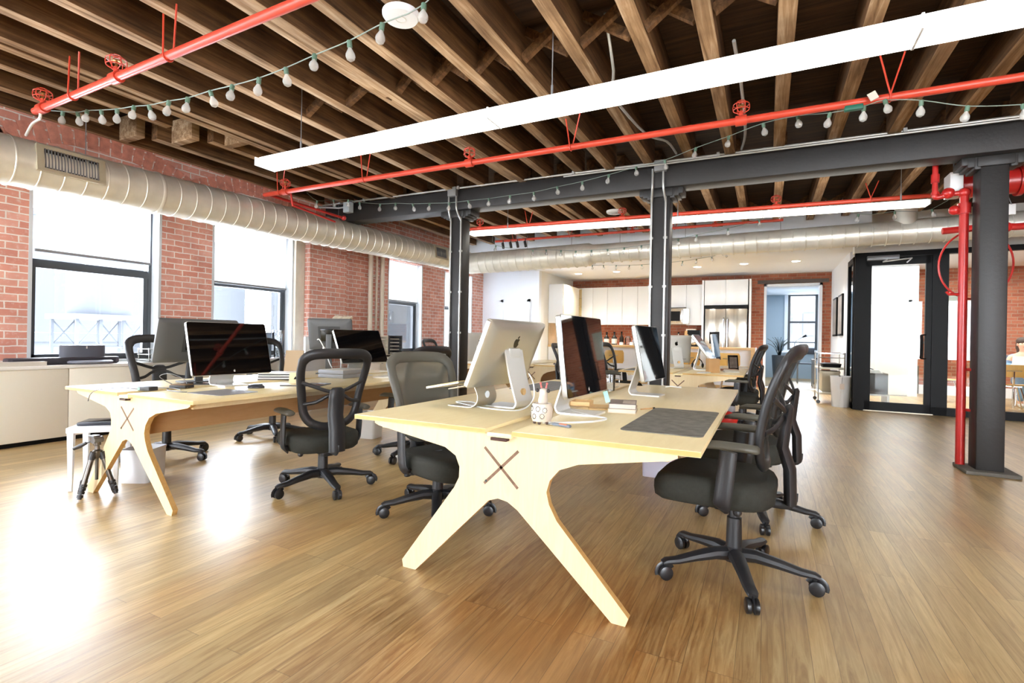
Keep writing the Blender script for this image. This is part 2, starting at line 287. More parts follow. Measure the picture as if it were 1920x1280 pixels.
# ------------------------------------------------------------------ mesh helpers
class MB:
    def __init__(s): s.bm = bmesh.new()
    def face(s, pts):
        return s.bm.faces.new([s.bm.verts.new(p) for p in pts])
    def box(s, x0, x1, y0, y1, z0, z1, bev=0, M=None, seg=2):
        v = [s.bm.verts.new(p) for p in ((x0,y0,z0),(x1,y0,z0),(x1,y1,z0),(x0,y1,z0),(x0,y0,z1),(x1,y0,z1),(x1,y1,z1),(x0,y1,z1))]
        fs = [s.bm.faces.new([v[i] for i in f]) for f in ((3,2,1,0),(4,5,6,7),(0,1,5,4),(1,2,6,5),(2,3,7,6),(3,0,4,7))]
        if bev:
            es = list({e for f in fs for e in f.edges})
            g = bmesh.ops.bevel(s.bm, geom=es, offset=bev, segments=seg, affect='EDGES', profile=0.5)
            v = list({w for f in g['faces'] for w in f.verts} | {w for w in v if w.is_valid})
        if M is not None: bmesh.ops.transform(s.bm, matrix=M, verts=v)
        return s
    def loft(s, rings, closed_ring=True, cap=True, closed_path=False):
        vr = [[s.bm.verts.new(p) for p in r] for r in rings]
        n = len(vr[0]); m = len(vr)
        for i in range(m if closed_path else m-1):
            a, b = vr[i], vr[(i+1) % m]
            for j in range(n if closed_ring else n-1):
                k = (j+1) % n
                try: s.bm.faces.new((a[j], a[k], b[k], b[j]))
                except ValueError: pass
        if cap and closed_ring and not closed_path:
            s.bm.faces.new(vr[0][::-1]); s.bm.faces.new(vr[-1])
        return s
    def tube(s, pts, r, b=None, up=None, seg=8, closed=False, cap=True):
        pts = [Vector(p) for p in pts]; n = len(pts)
        ra = r if isinstance(r, (list, tuple)) else [r]*n
        rb = ra if b is None else (b if isinstance(b, (list, tuple)) else [b]*n)
        rings = []; prev = None
        for i in range(n):
            if closed: t = pts[(i+1) % n]-pts[i-1]
            else: t = pts[min(i+1, n-1)]-pts[max(i-1, 0)]
            t.normalize()
            if up is not None: u = Vector(up)
            elif prev is not None: u = prev
            else: u = Vector((0, 0, 1)) if abs(t.z) < 0.9 else Vector((1, 0, 0))
            sd = t.cross(u)
            if sd.length < 1e-5: sd = t.cross(Vector((1, 0.3, 0)))
            sd.normalize(); w = sd.cross(t).normalized(); prev = w
            rings.append([pts[i]+sd*math.cos(2*PI*k/seg)*ra[i]+w*math.sin(2*PI*k/seg)*rb[i] for k in range(seg)])
        return s.loft(rings, True, cap, closed)
    def lathe(s, prof, c=(0, 0, 0), seg=24, M=None):
        rings = [[Vector((c[0]+r*math.cos(2*PI*k/seg), c[1]+r*math.sin(2*PI*k/seg), c[2]+z)) for k in range(seg)] for r, z in prof]
        if M is not None: rings = [[M @ p for p in r] for r in rings]
        return s.loft(rings)
    def cyl(s, p0, p1, r, r2=None, seg=16): return s.tube([p0, p1], [r, r if r2 is None else r2], seg=seg)
    def prism(s, poly, a, b, f):
        # poly 2D, extruded between depths a and b; f(u, v, w) -> 3D
        lo = [f(u, v, a) for u, v in poly]; hi = [f(u, v, b) for u, v in poly]
        return s.loft([lo, hi])
    def ball(s, c, r, seg=16, rings=10, M=None):
        rx, ry, rz = r if isinstance(r, (tuple, list)) else (r, r, r)
        rg = []
        for i in range(rings+1):
            a = -PI/2+PI*i/rings; q = max(math.cos(a), 0.02)
            rg.append([Vector((c[0]+rx*q*math.cos(2*PI*k/seg), c[1]+ry*q*math.sin(2*PI*k/seg), c[2]+rz*math.sin(a))) for k in range(seg)])
        if M is not None: rg = [[M @ p for p in r_] for r_ in rg]
        return s.loft(rg)
    def build(s, name, m, parent=None, loc=None, smooth=35, flat=False):
        bmesh.ops.recalc_face_normals(s.bm, faces=s.bm.faces)
        me = bpy.data.meshes.new(name); s.bm.to_mesh(me); s.bm.free()
        if not flat:
            me.polygons.foreach_set('use_smooth', [True]*len(me.polygons))
            me.set_sharp_from_angle(angle=R(smooth))
        o = bpy.data.objects.new(name, me); COL.objects.link(o)
        if m is not None: me.materials.append(m)
        if parent is not None: o.parent = parent
        if loc is not None: o.location = loc
        return o
def tag(o, label, cat, group=None, kind=None):
    o['label'] = label; o['category'] = cat
    if group: o['group'] = group
    if kind: o['kind'] = kind
    return o
def thing(name, label, cat, loc=(0, 0, 0), rz=0.0, group=None):
    o = bpy.data.objects.new(name, None); COL.objects.link(o); o.empty_display_size = 0.1
    o.location = loc; o.rotation_euler = (0, 0, rz); return tag(o, label, cat, group)
def struct(name, mb, m, **kw):
    o = mb.build(name, m, **kw); o['kind'] = 'structure'; return o
def sbox(name, m, *a, bev=0):
    return struct(name, MB().box(*a, bev=bev), m)
KIDS = {}
def kids(o): return [c for c in bpy.data.objects if c.parent == o]
def copy_tree(o, parent=None):
    c = o.copy(); COL.objects.link(c)
    if parent is not None: c.parent = parent
    for ch in kids(o):
        copy_tree(ch, c)
    return c
def smooth_pts(p, n=4, closed=False):
    # Catmull-Rom
    p = [Vector(q) for q in p]; out = []; m = len(p)
    for i in range(m if closed else m-1):
        a, b, c, d = (p[(i-1) % m] if closed or i > 0 else p[0]), p[i], p[(i+1) % m], (p[(i+2) % m] if closed or i+2 < m else p[-1])
        for k in range(n):
            t = k/n
            out.append(0.5*((2*b)+(-a+c)*t+(2*a-5*b+4*c-d)*t*t+(-a+3*b-3*c+d)*t**3))
    if not closed: out.append(p[-1])
    return out
def rrect(w, h, r, n=4):
    pts = []
    for cx, cy, a0 in ((w/2-r, h/2-r, 0), (-w/2+r, h/2-r, 90), (-w/2+r, -h/2+r, 180), (w/2-r, -h/2+r, 270)):
        for k in range(n+1):
            a = R(a0+90*k/n); pts.append((cx+r*math.cos(a), cy+r*math.sin(a)))
    return pts
def apple(s):
    # fruit silhouette with a bite and a leaf; list of polygons, height about s
    body = [(0, .34), (.12, .40), (.27, .40), (.38, .32), (.30, .20), (.27, .06), (.31, -.06), (.42, -.14), (.34, -.32), (.22, -.46), (.12, -.5), (0, -.46), (-.12, -.5), (-.24, -.45), (-.36, -.26), (-.42, -.04), (-.40, .18), (-.30, .34), (-.14, .40)]
    leaf = [(0, .44), (.03, .56), (.12, .66), (.2, .7), (.19, .58), (.12, .48)]
    return [[(x*s, y*s) for x, y in body], [(x*s, y*s) for x, y in leaf]]
# ------------------------------------------------------------------ the room shell
ZJ = 3.13          # underside of the joists
ZD = 3.40          # underside of the deck boards
XW, XR, YF, YB = -6.9, 6.2, -4.2, 19.2
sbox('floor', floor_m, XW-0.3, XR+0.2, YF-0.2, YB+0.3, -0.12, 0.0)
struct('ceiling', MB().box(XW-0.3, XR+0.2, YF-0.2, 12.2, ZD, ZD+0.12), deck_m)

# left brick wall with four tall window openings
WIN = [(2.48, 3.74), (4.44, 5.76), (8.10, 9.22), (10.12, 11.36)]
ZS, ZH = 0.82, 2.74
mb = MB(); y = YF-0.2
for a, b in WIN+[(-1.4, -0.1), (0.5, 1.8)]: pass
op = sorted(WIN+[(-3.2, -2.0), (-1.4, -0.14), (0.52, 1.78)])
for a, b in op:
    mb.box(XW-0.3, XW, y, a, 0, ZD); mb.box(XW-0.3, XW, a, b, 0, ZS); mb.box(XW-0.3, XW, a, b, ZH, ZD); y = b
mb.box(XW-0.3, XW, y, 12.2, 0, ZD)
struct('wall_left', mb, brick_m)
struct('wall_left_upper', MB().box(XW+0.01, -6.10, YF, 5.62, 2.80, ZD).box(XW+0.01, -6.10, 5.62, 12.0, 2.92, ZD), brick_m)
arch_m = mat('arch_brick', (200, 134, 114), 0.9, var=0.22, vscale=14)
for yc in (1.05, 2.76, 4.52):      # flat brick arches over the windows, bricks set on end
    m_ = MB()
    for k in range(-11, 12):
        a = 0.058*k; r0 = 1.72
        M = Matrix.Translation((-6.10, yc, 1.26)) @ Matrix.Rotation(-a, 4, 'X')
        m_.box(-0.02, 0.008, -0.043, 0.043, r0, r0+0.19, M=M)
    struct('brick_arch', m_, arch_m)
struct('wall_left_pier', MB().box(XW, XW+0.14, 5.98, 6.80, 0, 2.91), brick_m)
for i, (a, b) in enumerate(op):
    f = MB(); xo = XW-0.2
    for (p, q) in ((a, a+0.05), (b-0.05, b)): f.box(xo-0.06, xo+0.05, p, q, ZS, ZH)
    f.box(xo-0.06, xo+0.05, a, b, ZH-0.05, ZH); f.box(xo-0.06, xo+0.06, a, b, ZS, ZS+0.03)
    zr = 1.86
    f.box(xo-0.02, xo+0.05, a+0.05, b-0.05, zr-0.035, zr+0.03); f.box(xo-0.05, xo+0.02, a+0.05, b-0.05, zr, zr+0.06)
    for (p, q) in ((a+0.05, a+0.10), (b-0.10, b-0.05)): f.box(xo-0.01, xo+0.04, p, q, ZS+0.03, zr)
    f.box(xo-0.01, xo+0.04, a+0.05, b-0.05, ZS+0.03, ZS+0.065)
    fr = struct('window_%d' % (i+1), f, wframe_d)
    pn = MB().box(xo-0.004, xo+0.004, a+0.05, b-0.05, ZS+0.05, ZH-0.05).build('pane', glass_m, fr)
    rv = MB().box(XW-0.15, XW+0.004, b-0.012, b+0.02, ZS, ZH).box(XW-0.15, XW+0.004, a-0.02, a+0.012, ZS, ZH).box(XW-0.15, XW+0.03, a-0.02, b+0.02, ZS-0.03, ZS).build('reveal', wframe_l, fr)
    area_light('window_portal', (XW-0.26, (a+b)/2, (ZS+ZH)/2), (0, -PI/2, 0), ZH-ZS, b-a, 1.0, portal=True)
struct('trim_1', MB().box(XW, XW+0.05, 5.78, 5.90, 0.80, 2.9).box(XW, XW+0.03, 5.90, 5.975, 0.80, 2.9), mat('bare_plaster', (216, 208, 190), 0.8, var=0.06, vscale=9))

# walls behind and beside the camera (the room carries on there; rear window openings added as frontal fill)
mb = MB(); x = XW-0.3
for a, b in ((-6.2, -4.2), (2.0, 3.9), (4.2, 6.1)):
    mb.box(x, a, YF-0.25, YF, 0, ZD); mb.box(a, b, YF-0.25, YF, 0, 0.6); mb.box(a, b, YF-0.25, YF, 2.9, ZD); x = b
    area_light('window_portal', ((a+b)/2, YF-0.22, 1.75), (-PI/2, 0, 0), b-a, 2.3, 1.0, portal=True)
mb.box(x, XR+0.2, YF-0.25, YF, 0, ZD); struct('wall_front', mb, white_m)
struct('wall_right', MB().box(XR, XR+0.2, YF, 10.6, 0, ZD), brick_k)

# joists: old timbers running away from the camera, spacing 0.43 m, two of them doubled
JX = [-5.67, -5.22, -4.81, -4.71, -4.30, -3.82, -3.335, -2.88, -2.777, -2.425, -2.027, -1.644, -1.21, -0.776, -0.37, 0.084, 0.56, 1.035, 1.48, 1.92, 2.36, 2.80, 3.24, 3.68, 4.12, 4.56, 5.0, 5.44, 5.88]
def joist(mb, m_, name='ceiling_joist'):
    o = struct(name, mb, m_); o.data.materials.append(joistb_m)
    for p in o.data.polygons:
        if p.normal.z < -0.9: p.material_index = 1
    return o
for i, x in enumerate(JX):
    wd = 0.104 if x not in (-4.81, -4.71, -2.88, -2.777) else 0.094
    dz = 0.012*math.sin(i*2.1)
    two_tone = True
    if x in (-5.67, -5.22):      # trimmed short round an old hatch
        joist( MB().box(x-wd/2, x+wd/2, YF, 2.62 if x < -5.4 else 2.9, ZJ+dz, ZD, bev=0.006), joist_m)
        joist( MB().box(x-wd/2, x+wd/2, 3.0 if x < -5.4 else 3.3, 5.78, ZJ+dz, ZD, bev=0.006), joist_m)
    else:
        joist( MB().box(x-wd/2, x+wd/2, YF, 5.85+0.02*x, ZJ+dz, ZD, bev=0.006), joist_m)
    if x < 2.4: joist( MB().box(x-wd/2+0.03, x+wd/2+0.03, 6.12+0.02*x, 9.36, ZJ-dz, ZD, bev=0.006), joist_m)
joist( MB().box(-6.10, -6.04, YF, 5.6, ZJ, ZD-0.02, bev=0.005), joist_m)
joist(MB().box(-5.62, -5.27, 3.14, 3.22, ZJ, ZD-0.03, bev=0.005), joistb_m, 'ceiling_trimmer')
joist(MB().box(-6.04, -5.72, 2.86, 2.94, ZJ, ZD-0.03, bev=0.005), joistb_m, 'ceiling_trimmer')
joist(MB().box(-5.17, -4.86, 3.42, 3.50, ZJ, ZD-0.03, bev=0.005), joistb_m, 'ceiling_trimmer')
def bracing(x0, x1, y):
    for s in (0, 1):
        a, b = ((x0, ZJ+0.02), (x1, ZD-0.03)) if s == 0 else ((x0, ZD-0.03), (x1, ZJ+0.02))
        d = Vector((b[0]-a[0], 0, b[1]-a[1])); L = d.length; ang = math.atan2(d.z, d.x)
        M = Matrix.Translation((a[0], y+0.045*s, a[1])) @ Matrix.Rotation(-ang, 4, 'Y')
        struct('joist_bracing', MB().box(0, L, 0, 0.04, -0.03, 0.03, M=M), joist_m)
JS = [x for x in JX if x not in (-4.81, -2.88)]
for x0, x1 in zip(JS[:-1], JS[1:]):
    if x1-x0 < 0.2: continue
    if -3.9 < x0 < 2.5: bracing(x0+0.052, x1-0.052, 3.25)
    if -3.9 < x0 < 1.5: bracing(x0+0.082, x1-0.022, 6.75)
    if -2.9 < x0 < 1.0: bracing(x0+0.082, x1-0.022, 8.85)

# dark steel girder on three columns, running across the room
GA = math.atan2(0.13, 4.88)
GM = Matrix.Translation((-6.9, 5.66, 0)) @ Matrix.Rotation(GA*0.9, 4, 'Z')
struct('beam', MB().box(0.02, 12.9, 0, 0.26, 2.862, ZJ, M=GM, bev=0.012), steel_dk)
def column(x, y):
    m_ = MB().box(x-0.1, x+0.1, y-0.1, y+0.1, 0.03, 2.862, bev=0.012)
    o = struct('column', m_, steel_dk)
    cp = MB().box(x-0.13, x+0.13, y-0.13, y+0.13, 2.77, 2.862, bev=0.01)
    for s in (-1, 1):
        for k in range(3):
            cp.box(x+s*(0.10+0.045*k), x+s*(0.15+0.045*k), y-0.12, y+0.12, 2.80+0.022*k-0.05, 2.862, bev=0.006)
    c = cp.build('capital', steel_dk, o)
    b = MB().box(x-0.19, x+0.19, y-0.19, y+0.19, 0.0, 0.035, bev=0.008).build('base_plate', stone_m, o)
    return o
column(-3.787, 5.90); column(-1.09, 5.97); column(1.81, 6.09)

# back of the room: dropped white ceiling over the kitchen, white partition, brick wall with the doorway
sbox('ceiling_kitchen', white_m, XW-0.3, 1.42, 9.40, 14.75, 2.9, ZD)
sbox('wall_back_left', white_m, XW, -5.24, 11.95, 12.1, 0, 2.9)
sbox('wall_kitchen_side', warmw_m, -5.40, -5.24, 12.1, 14.6, 0, 2.9)
struct('wall_back', MB().box(-5.4, -0.07, 14.5, 14.75, 0, 2.92).box(1.21, 1.5, 14.5, 14.75, 0, 2.92).box(-0.07, 1.21, 14.5, 14.75, 2.64, 2.92), brick_k)
struct('trim_2', MB().box(-0.22, 1.34, 14.44, 14.5, 2.66, 2.74), mat('dark_lintel', (84, 76, 70), 0.7))
struct('trim_3', MB().box(-0.07, -0.01, 14.46, 14.78, 0, 2.64).box(1.15, 1.21, 14.46, 14.78, 0, 2.64).box(-0.07, 1.21, 14.46, 14.78, 2.58, 2.64), white_m)
struct('trim_4', MB().box(-0.01, 1.15, 14.45, 14.8, 0.0, 0.012), white_m)
sbox('wall_passage', white_m, 1.40, 1.55, 11.5, 14.5, 0, 2.9)
struct('wall_over_glass', MB().box(1.36, XR, 10.62, 10.85, 2.745, ZD), warmw_m)
# far room
struct('wall_far_room', MB().box(-1.2, 0.62, 18.9, 19.1, 0, 3.0).box(1.46, 2.6, 18.9, 19.1, 0, 3.0).box(0.62, 1.46, 18.9, 19.1, 0, 0.93).box(0.62, 1.46, 18.9, 19.1, 2.74, 3.0).box(-0.35, -0.15, 14.76, 18.9, 0, 3.0).box(2.3, 2.5, 14.76, 18.9, 0, 3.0), blue_m)
sbox('ceiling_far_room', white_m, -1.2, 2.6, 14.76, 19.1, 2.72, 2.9)
f = MB()
for p, q in ((0.62, 0.69), (1.39, 1.46)): f.box(p, q, 18.88, 18.98, 0.93, 2.74)
for z0, z1 in ((0.93, 0.99), (1.16, 1.19), (1.80, 1.86), (2.68, 2.74)): f.box(0.62, 1.46, 18.9, 18.97, z0, z1)
fr = struct('window_9', f, wframe_d); MB().box(0.66, 1.42, 18.93, 18.94, 0.95, 2.72).build('pane', glass_m, fr)
MB().box(0.52, 0.62, 18.84, 18.9, 0.85, 2.84).box(1.46, 1.56, 18.84, 18.9, 0.85, 2.84).box(0.52, 1.56, 18.84, 18.9, 2.74, 2.86).box(0.5, 1.58, 18.8, 18.9, 0.86, 0.93).build('casing', white_m, fr)
area_light('window_portal', (1.04, 19.05, 1.83), (-PI/2, 0, 0), 0.84, 1.8, 1.0, portal=True)
area_light('far_room_ceiling_light', (0.9, 16.6, 2.70), (0, 0, 0), 1.2, 2.4, 22, (0.9, 0.95, 1.0))

# glass fronted meeting room on the right
GX0, GX1 = 1.38, 6.2
def gy(x): return 10.72-0.055*(x-1.38)
GR = Matrix.Translation((1.38, 10.72, 0)) @ Matrix.Rotation(-math.atan(0.055), 4, 'Z')
f = MB()
f.box(0.0, 0.16, -0.05, 0.09, 0, 2.745, M=GR); f.box(0, 5.0, -0.05, 0.05, 2.66, 2.745, M=GR)
f.box(1.07, 1.28, -0.05, 0.05, 0, 2.745, M=GR); f.box(1.07, 5.0, -0.05, 0.05, 0, 0.13, M=GR)
f.box(3.4, 3.5, -0.05, 0.05, 0, 2.745, M=GR)
fr = struct('window_10', f, black_fr)
MB().box(1.25, 3.42, -0.006, 0.006, 0.1, 2.68, M=GR).box(3.48, 5.0, -0.006, 0.006, 0.1, 2.68, M=GR).build('pane', glass_o, fr)
MB().box(0.15, 1.1, -0.06, 0.06, 0, 0.014, M=GR).build('threshold', mat('brushed_threshold', (200, 190, 170), 0.4, metal=0.6), fr)
f = MB()
f.box(0.16, 0.245, -0.03, 0.03, 0.015, 2.655, M=GR); f.box(0.985, 1.07, -0.03, 0.03, 0.015, 2.655, M=GR)
f.box(0.16, 1.07, -0.03, 0.03, 0.015, 0.16, M=GR); f.box(0.16, 1.07, -0.03, 0.03, 2.52, 2.655, M=GR)
dr = struct('door_1', f, black_fr)
MB().box(0.24, 0.99, -0.005, 0.005, 0.15, 2.53, M=GR).build('pane', glass_o, dr)
hp = MB()
for yy in (-0.07, 0.07): hp.tube([GR @ Vector(p) for p in smooth_pts([(1.02, 0, 0.93), (0.95, yy, 0.93), (0.95, yy, 1.0), (0.95, yy, 1.25), (0.95, yy, 1.32), (1.02, 0, 1.32)], 3)], 0.012)
hp.build('door_handle', black_fr, dr)
cl = MB().box(0.17, 0.62, -0.11, -0.03, 2.60, 2.68, M=GR, bev=0.01).build('door_closer', grey_m, dr)
MB().tube([GR @ Vector(p) for p in ((0.45, -0.12, 2.60), (0.38, -0.16, 2.56), (0.78, -0.17, 2.60), (0.72, -0.10, 2.54))], 0.011).build('closer_arm', aluw_m, dr)
# passage side of the meeting room: dark framed glass
f = MB().box(1.37, 1.43, 10.78, 10.86, 0, 2.70).box(1.37, 1.43, 11.40, 11.50, 0, 2.70).box(1.37, 1.43, 10.78, 11.5, 2.6, 2.70).box(1.37, 1.43, 10.78, 11.5, 0, 0.1)
fr = struct('window_11', f, black_fr); MB().box(1.395, 1.405, 10.8, 11.45, 0.08, 2.62).build('pane', glass_mat('tinted_glass', (0.42, 0.48, 0.46), 1.5), fr)
sbox('ceiling_office', white_m, 1.36, XR+0.2, 10.86, 16.2, 2.95, 3.1)
sbox('wall_office_white', white_m, 1.55, 3.02, 14.15, 14.3, 0, 2.95)
sbox('wall_office_corner', white_m, 2.96, 3.02, 14.3, 15.3, 0, 2.95)
sbox('wall_office_back', brick_k, 3.0, XR+0.2, 15.1, 15.3, 0, 2.95)
sbox('wall_office_right', brick_k, XR, XR+0.2, 10.6, 15.3, 0, 2.95)
sbox('baseboard_office', white_m, 3.0, XR, 15.05, 15.1, 0, 0.22)
dr = struct('door_2', MB().box(2.05, 2.83, 14.11, 14.15, 0.02, 2.1, bev=0.004), white_m)
MB().box(1.98, 2.05, 14.10, 14.15, 0, 2.16).box(2.83, 2.90, 14.10, 14.15, 0, 2.16).box(1.98, 2.90, 14.10, 14.15, 2.1, 2.18).build('frame', white_m, dr)
MB().cyl((2.74, 14.11, 1.02), (2.74, 14.05, 1.02), 0.026).tube([(2.74, 14.05, 1.02), (2.62, 14.05, 1.02)], 0.012).build('door_handle', chrome_m, dr)
area_light('office_ceiling_light', (3.6, 12.9, 2.92), (0, 0, 0), 3.2, 2.4, 55, (1.0, 0.97, 0.92))
# door frame in the left white partition
dr = struct('door_3', MB().box(-6.25, -5.55, 11.92, 11.95, 0, 2.1), white_m); MB().box(-6.32, -6.25, 11.91, 11.95, 0, 2.17).box(-5.55, -5.48, 11.91, 11.95, 0, 2.17).box(-6.32, -5.48, 11.91, 11.95, 2.1, 2.17).build('frame', white_m, dr)

# ------------------------------------------------------------------ outside the left windows
t = thing('water_tower', 'pale round water tank on a braced stand beyond the nearest window', 'water tower', (-30, 13.5, 0))
MB().lathe([(1.33, 1.95), (1.33, 4.0), (1.30, 4.1), (0.1, 4.7)], seg=28).build('tank', ext2_m, t)
MB().box(-1.5, 1.5, -1.62, 1.62, 1.70, 1.95).build('platform', ext2_m, t)
for sx in (-1.2, 1.2):
    for sy in (-1.45, -0.5, 0.5, 1.45): MB().box(sx-0.06, sx+0.06, sy-0.06, sy+0.06, -6, 1.72).build('leg', ext2_m, t)
m_ = MB()
for sx in (-1.2, 1.2):
    for a in (-1.45, 0.5): m_.tube([(sx, a, 0.4), (sx, a+0.95, 1.7)], 0.03).tube([(sx, a+0.95, 0.4), (sx, a, 1.7)], 0.03)
    m_.tube([(sx, -1.5, 0.35), (sx, 1.5, 0.35)], 0.045)
m_.build('brace', ext2_m, t)
for (x, y0, y1, h, lab) in ((-46, 2, 8.5, 9.5, 'tall pale building left of the water tank outside the nearest window'), (-60, 20, 40, 11, 'broad pale building outside the second window'), (-50, 42, 60, 14, 'tall pale building outside the window past the brick pier'), (-40, 10, 24, 0.5, 'low pale rooftop right of the water tank')):
    b = thing('building', lab, 'building', (x, (y0+y1)/2, -10)); L = y1-y0
    MB().box(-4, 4, -L/2, L/2, 0, h+10).build('wall', ext_m, b)
    MB().box(-4.2, 4.2, -L/2-0.2, L/2+0.2, h+10, h+10.5).build('cornice', ext2_m, b)
b = thing('building', 'pale facade with rows of windows outside the far room', 'building', (1.5, 34, -8))
MB().box(-9, 9, 0, 4, 0, 12.5).build('wall', ext_m, b)
for zz in (7.6, 9.6):
    for xx in (-2.2, -0.9, 0.4, 1.7): MB().box(xx, xx+0.7, -0.08, 0.02, zz, zz+1.3).build('window', ext2_m, b)
# roller blinds in the four left windows
for (a, b), zb, lab in zip(WIN, (2.02, 1.89, 1.91, 1.9), ('white roller blind half drawn over the nearest left window', 'white roller blind half drawn over the second left window beside the brick pier', 'white roller blind over the window past the wall pipes', 'white roller blind over the last left window behind the column')):
    t = thing('roller_blind', lab, 'blind', (XW-0.08, (a+b)/2, zb), group='white roller blinds in the left windows'); L = b-a-0.06
    MB().box(-0.002, 0.002, -L/2+0.04, L/2-0.04, 0.0, ZH-zb-0.02).build('fabric', blind_m, t)
    MB().box(-0.012, 0.012, -L/2+0.03, L/2-0.03, -0.03, 0.0, bev=0.005).build('bottom_rail', grey_m, t)
# ------------------------------------------------------------------ ducts
t = thing('air_duct', 'long silver spiral duct running under the ceiling along the window wall', 'duct', (-5.75, -2.0, 2.45))
def duct_z(y): return 2.56+0.022*(y-1.0)
p0 = Vector((0, 0, duct_z(-2)-2.45)); p1 = Vector((0, 10.5, duct_z(8.5)-2.45))
def ring(m_, c, ax, r, w):
    ax = Vector(ax).normalized(); c = Vector(c)
    m_.tube([c-ax*w, c-ax*w*0.5, c+ax*w*0.5, c+ax*w], [r, r+0.005, r+0.005, r], seg=40, cap=False)
body = MB(); ax = (p1-p0).normalized()
elb = []
for k in range(9):
    a = PI/2*k/8
    elb.append(Vector((0.32-0.32*math.cos(a), 10.5+0.32*math.sin(a), p1.z-0.05*k/8)))
body.tube([p0+(p1-p0)*k/24 for k in range(24)]+elb, 0.208, seg=40, up=(0, 0, 1)); body.build('body', galv_m, t)
L = (p1-p0).length; k = 0.2
m_ = MB(); y = 0.1
while y < L: ring(m_, p0+ax*y, ax, 0.209, 0.009); y += 0.165
for yy in (3.2, 5.05, 7.2, 9.0): ring(m_, p0+ax*yy, ax, 0.214, 0.02)
m_.build('seam_rings', galv_m, t)
def duct_vent(yc, parent, ln):
    c = p0+ax*(yc)
    M = Matrix.Translation(c+Vector((0.183, 0, 0.03))) @ Matrix.Rotation(R(-8), 4, 'Y')
    f = MB()
    f.box(0, 0.03, -ln/2, ln/2, 0.085, 0.115, M=M).box(0, 0.03, -ln/2, ln/2, -0.115, -0.085, M=M).box(0, 0.03, -ln/2, -ln/2+0.05, -0.09, 0.09, M=M).box(0, 0.03, ln/2-0.05, ln/2, -0.09, 0.09, M=M)
    o = f.build('vent', mat('vent_frame', (206, 198, 172), 0.4, metal=0.5), parent)
    MB().box(0.004, 0.012, -ln/2+0.04, ln/2-0.04, -0.09, 0.09, M=M).build('vent_shadow_box', black_fr, o)
    s_ = MB(); n = int(ln/0.027)
    for i in range(n):
        yy = -ln/2+0.06+i*(ln-0.12)/(n-1); s_.box(0.012, 0.03, yy-0.003, yy+0.003, -0.087, 0.087, M=M)
    s_.build('vent_slats', grey_m, o)
duct_vent(4.27, t, 0.50); duct_vent(10.0, t, 0.42)
for yy in (2.6, 4.45, 7.6): MB().cyl((0.0, yy, 0.27), (0.0, yy, ZJ-2.45), 0.004, seg=6).build('hanger_wire', grey_m, t)

t = thing('air_duct', 'silver spiral duct crossing in front of the white kitchen ceiling', 'duct', (-5.43, 8.82, 2.62))
q0 = Vector((0.02, 0, 0.03)); q1 = Vector((2.55, 0, 0.065)); q2 = Vector((2.62, 0, 0.075)); q3 = Vector((10.6, 0, 0.15))
body = MB().tube([q0+(q1-q0)*i/6 for i in range(7)]+[q2+(q3-q2)*i/12 for i in range(13)], [0.208]*7+[0.165]*13, seg=36, up=(0, 0, 1))
body.build('body', galv_m, t)
m_ = MB(); x = 0.3; ax2 = (q3-q0).normalized()
while x < 10.5:
    ring(m_, q0+ax2*x, ax2, 0.209 if x < 2.5 else 0.167, 0.008); x += 0.165
m_.build('seam_rings', galv_m, t)
MB().cyl((7.15, -0.02, 0.20), (7.15, -0.02, ZJ-2.62-0.05), 0.13, seg=28).build('branch_collar', galv_m, t)
for xx in (1.3, 2.2, 3.1, 4.2, 5.6): MB().cyl((xx, 0, 0.16), (xx, 0, 0.5), 0.004, seg=6).build('hanger_wire', grey_m, t)

# ------------------------------------------------------------------ long linear lamps
def linear_lamp(label, p, q, w, h, splits=(), hang=()):
    p, q = Vector(p), Vector(q); d = q-p; L = d.length; rz = math.atan2(d.y, d.x)
    t = thing('linear_lamp', label, 'light', p, rz)
    t.rotation_euler = (0, -math.asin(d.z/L), rz)
    prof = [(-w/2, 0.0), (w/2, 0.0), (w/2+0.008, h*0.5), (w/2-0.006, h), (-w/2+0.006, h), (-w/2-0.008, h*0.5)]
    MB().prism(prof, 0, L, lambda u, v, a: (a, u, v)).build('diffuser', lamp_m, t)
    MB().box(0.0, L, -w/2+0.03, w/2-0.03, h, h+0.02).build('housing', white_m, t)
    for a in (-0.012, L): MB().box(a, a+0.012, -w/2-0.008, w/2+0.008, -0.002, h+0.01).build('end_cap', white_m, t)
    for s_ in splits: MB().box(s_-0.006, s_+0.006, -w/2-0.006, w/2+0.006, -0.004, h+0.01).build('joint_strip', white_m, t)
    for x in hang: MB().cyl((x, -0.03, h+0.03), (x, -0.03, ZD-p.z+0.01), 0.004, seg=6).cyl((x, -0.03, h+0.03), (x, -0.03, h+0.10), 0.009, seg=8).build('suspension_wire', grey_m, t)
    return t
linear_lamp('long white glowing lamp hanging nearest, across the front of the ceiling', (-4.22, 3.20, 2.70), (3.6, 3.20, 2.70), 0.20, 0.062, (2.44, 4.88, 5.85), (0.5, 2.9, 5.2))
linear_lamp('long white glowing lamp hanging beyond the dark girder', (-4.05, 6.65, 2.71), (1.58, 7.12, 2.71), 0.15, 0.042, (2.44, 4.0), (0.6, 3.0, 5.4))

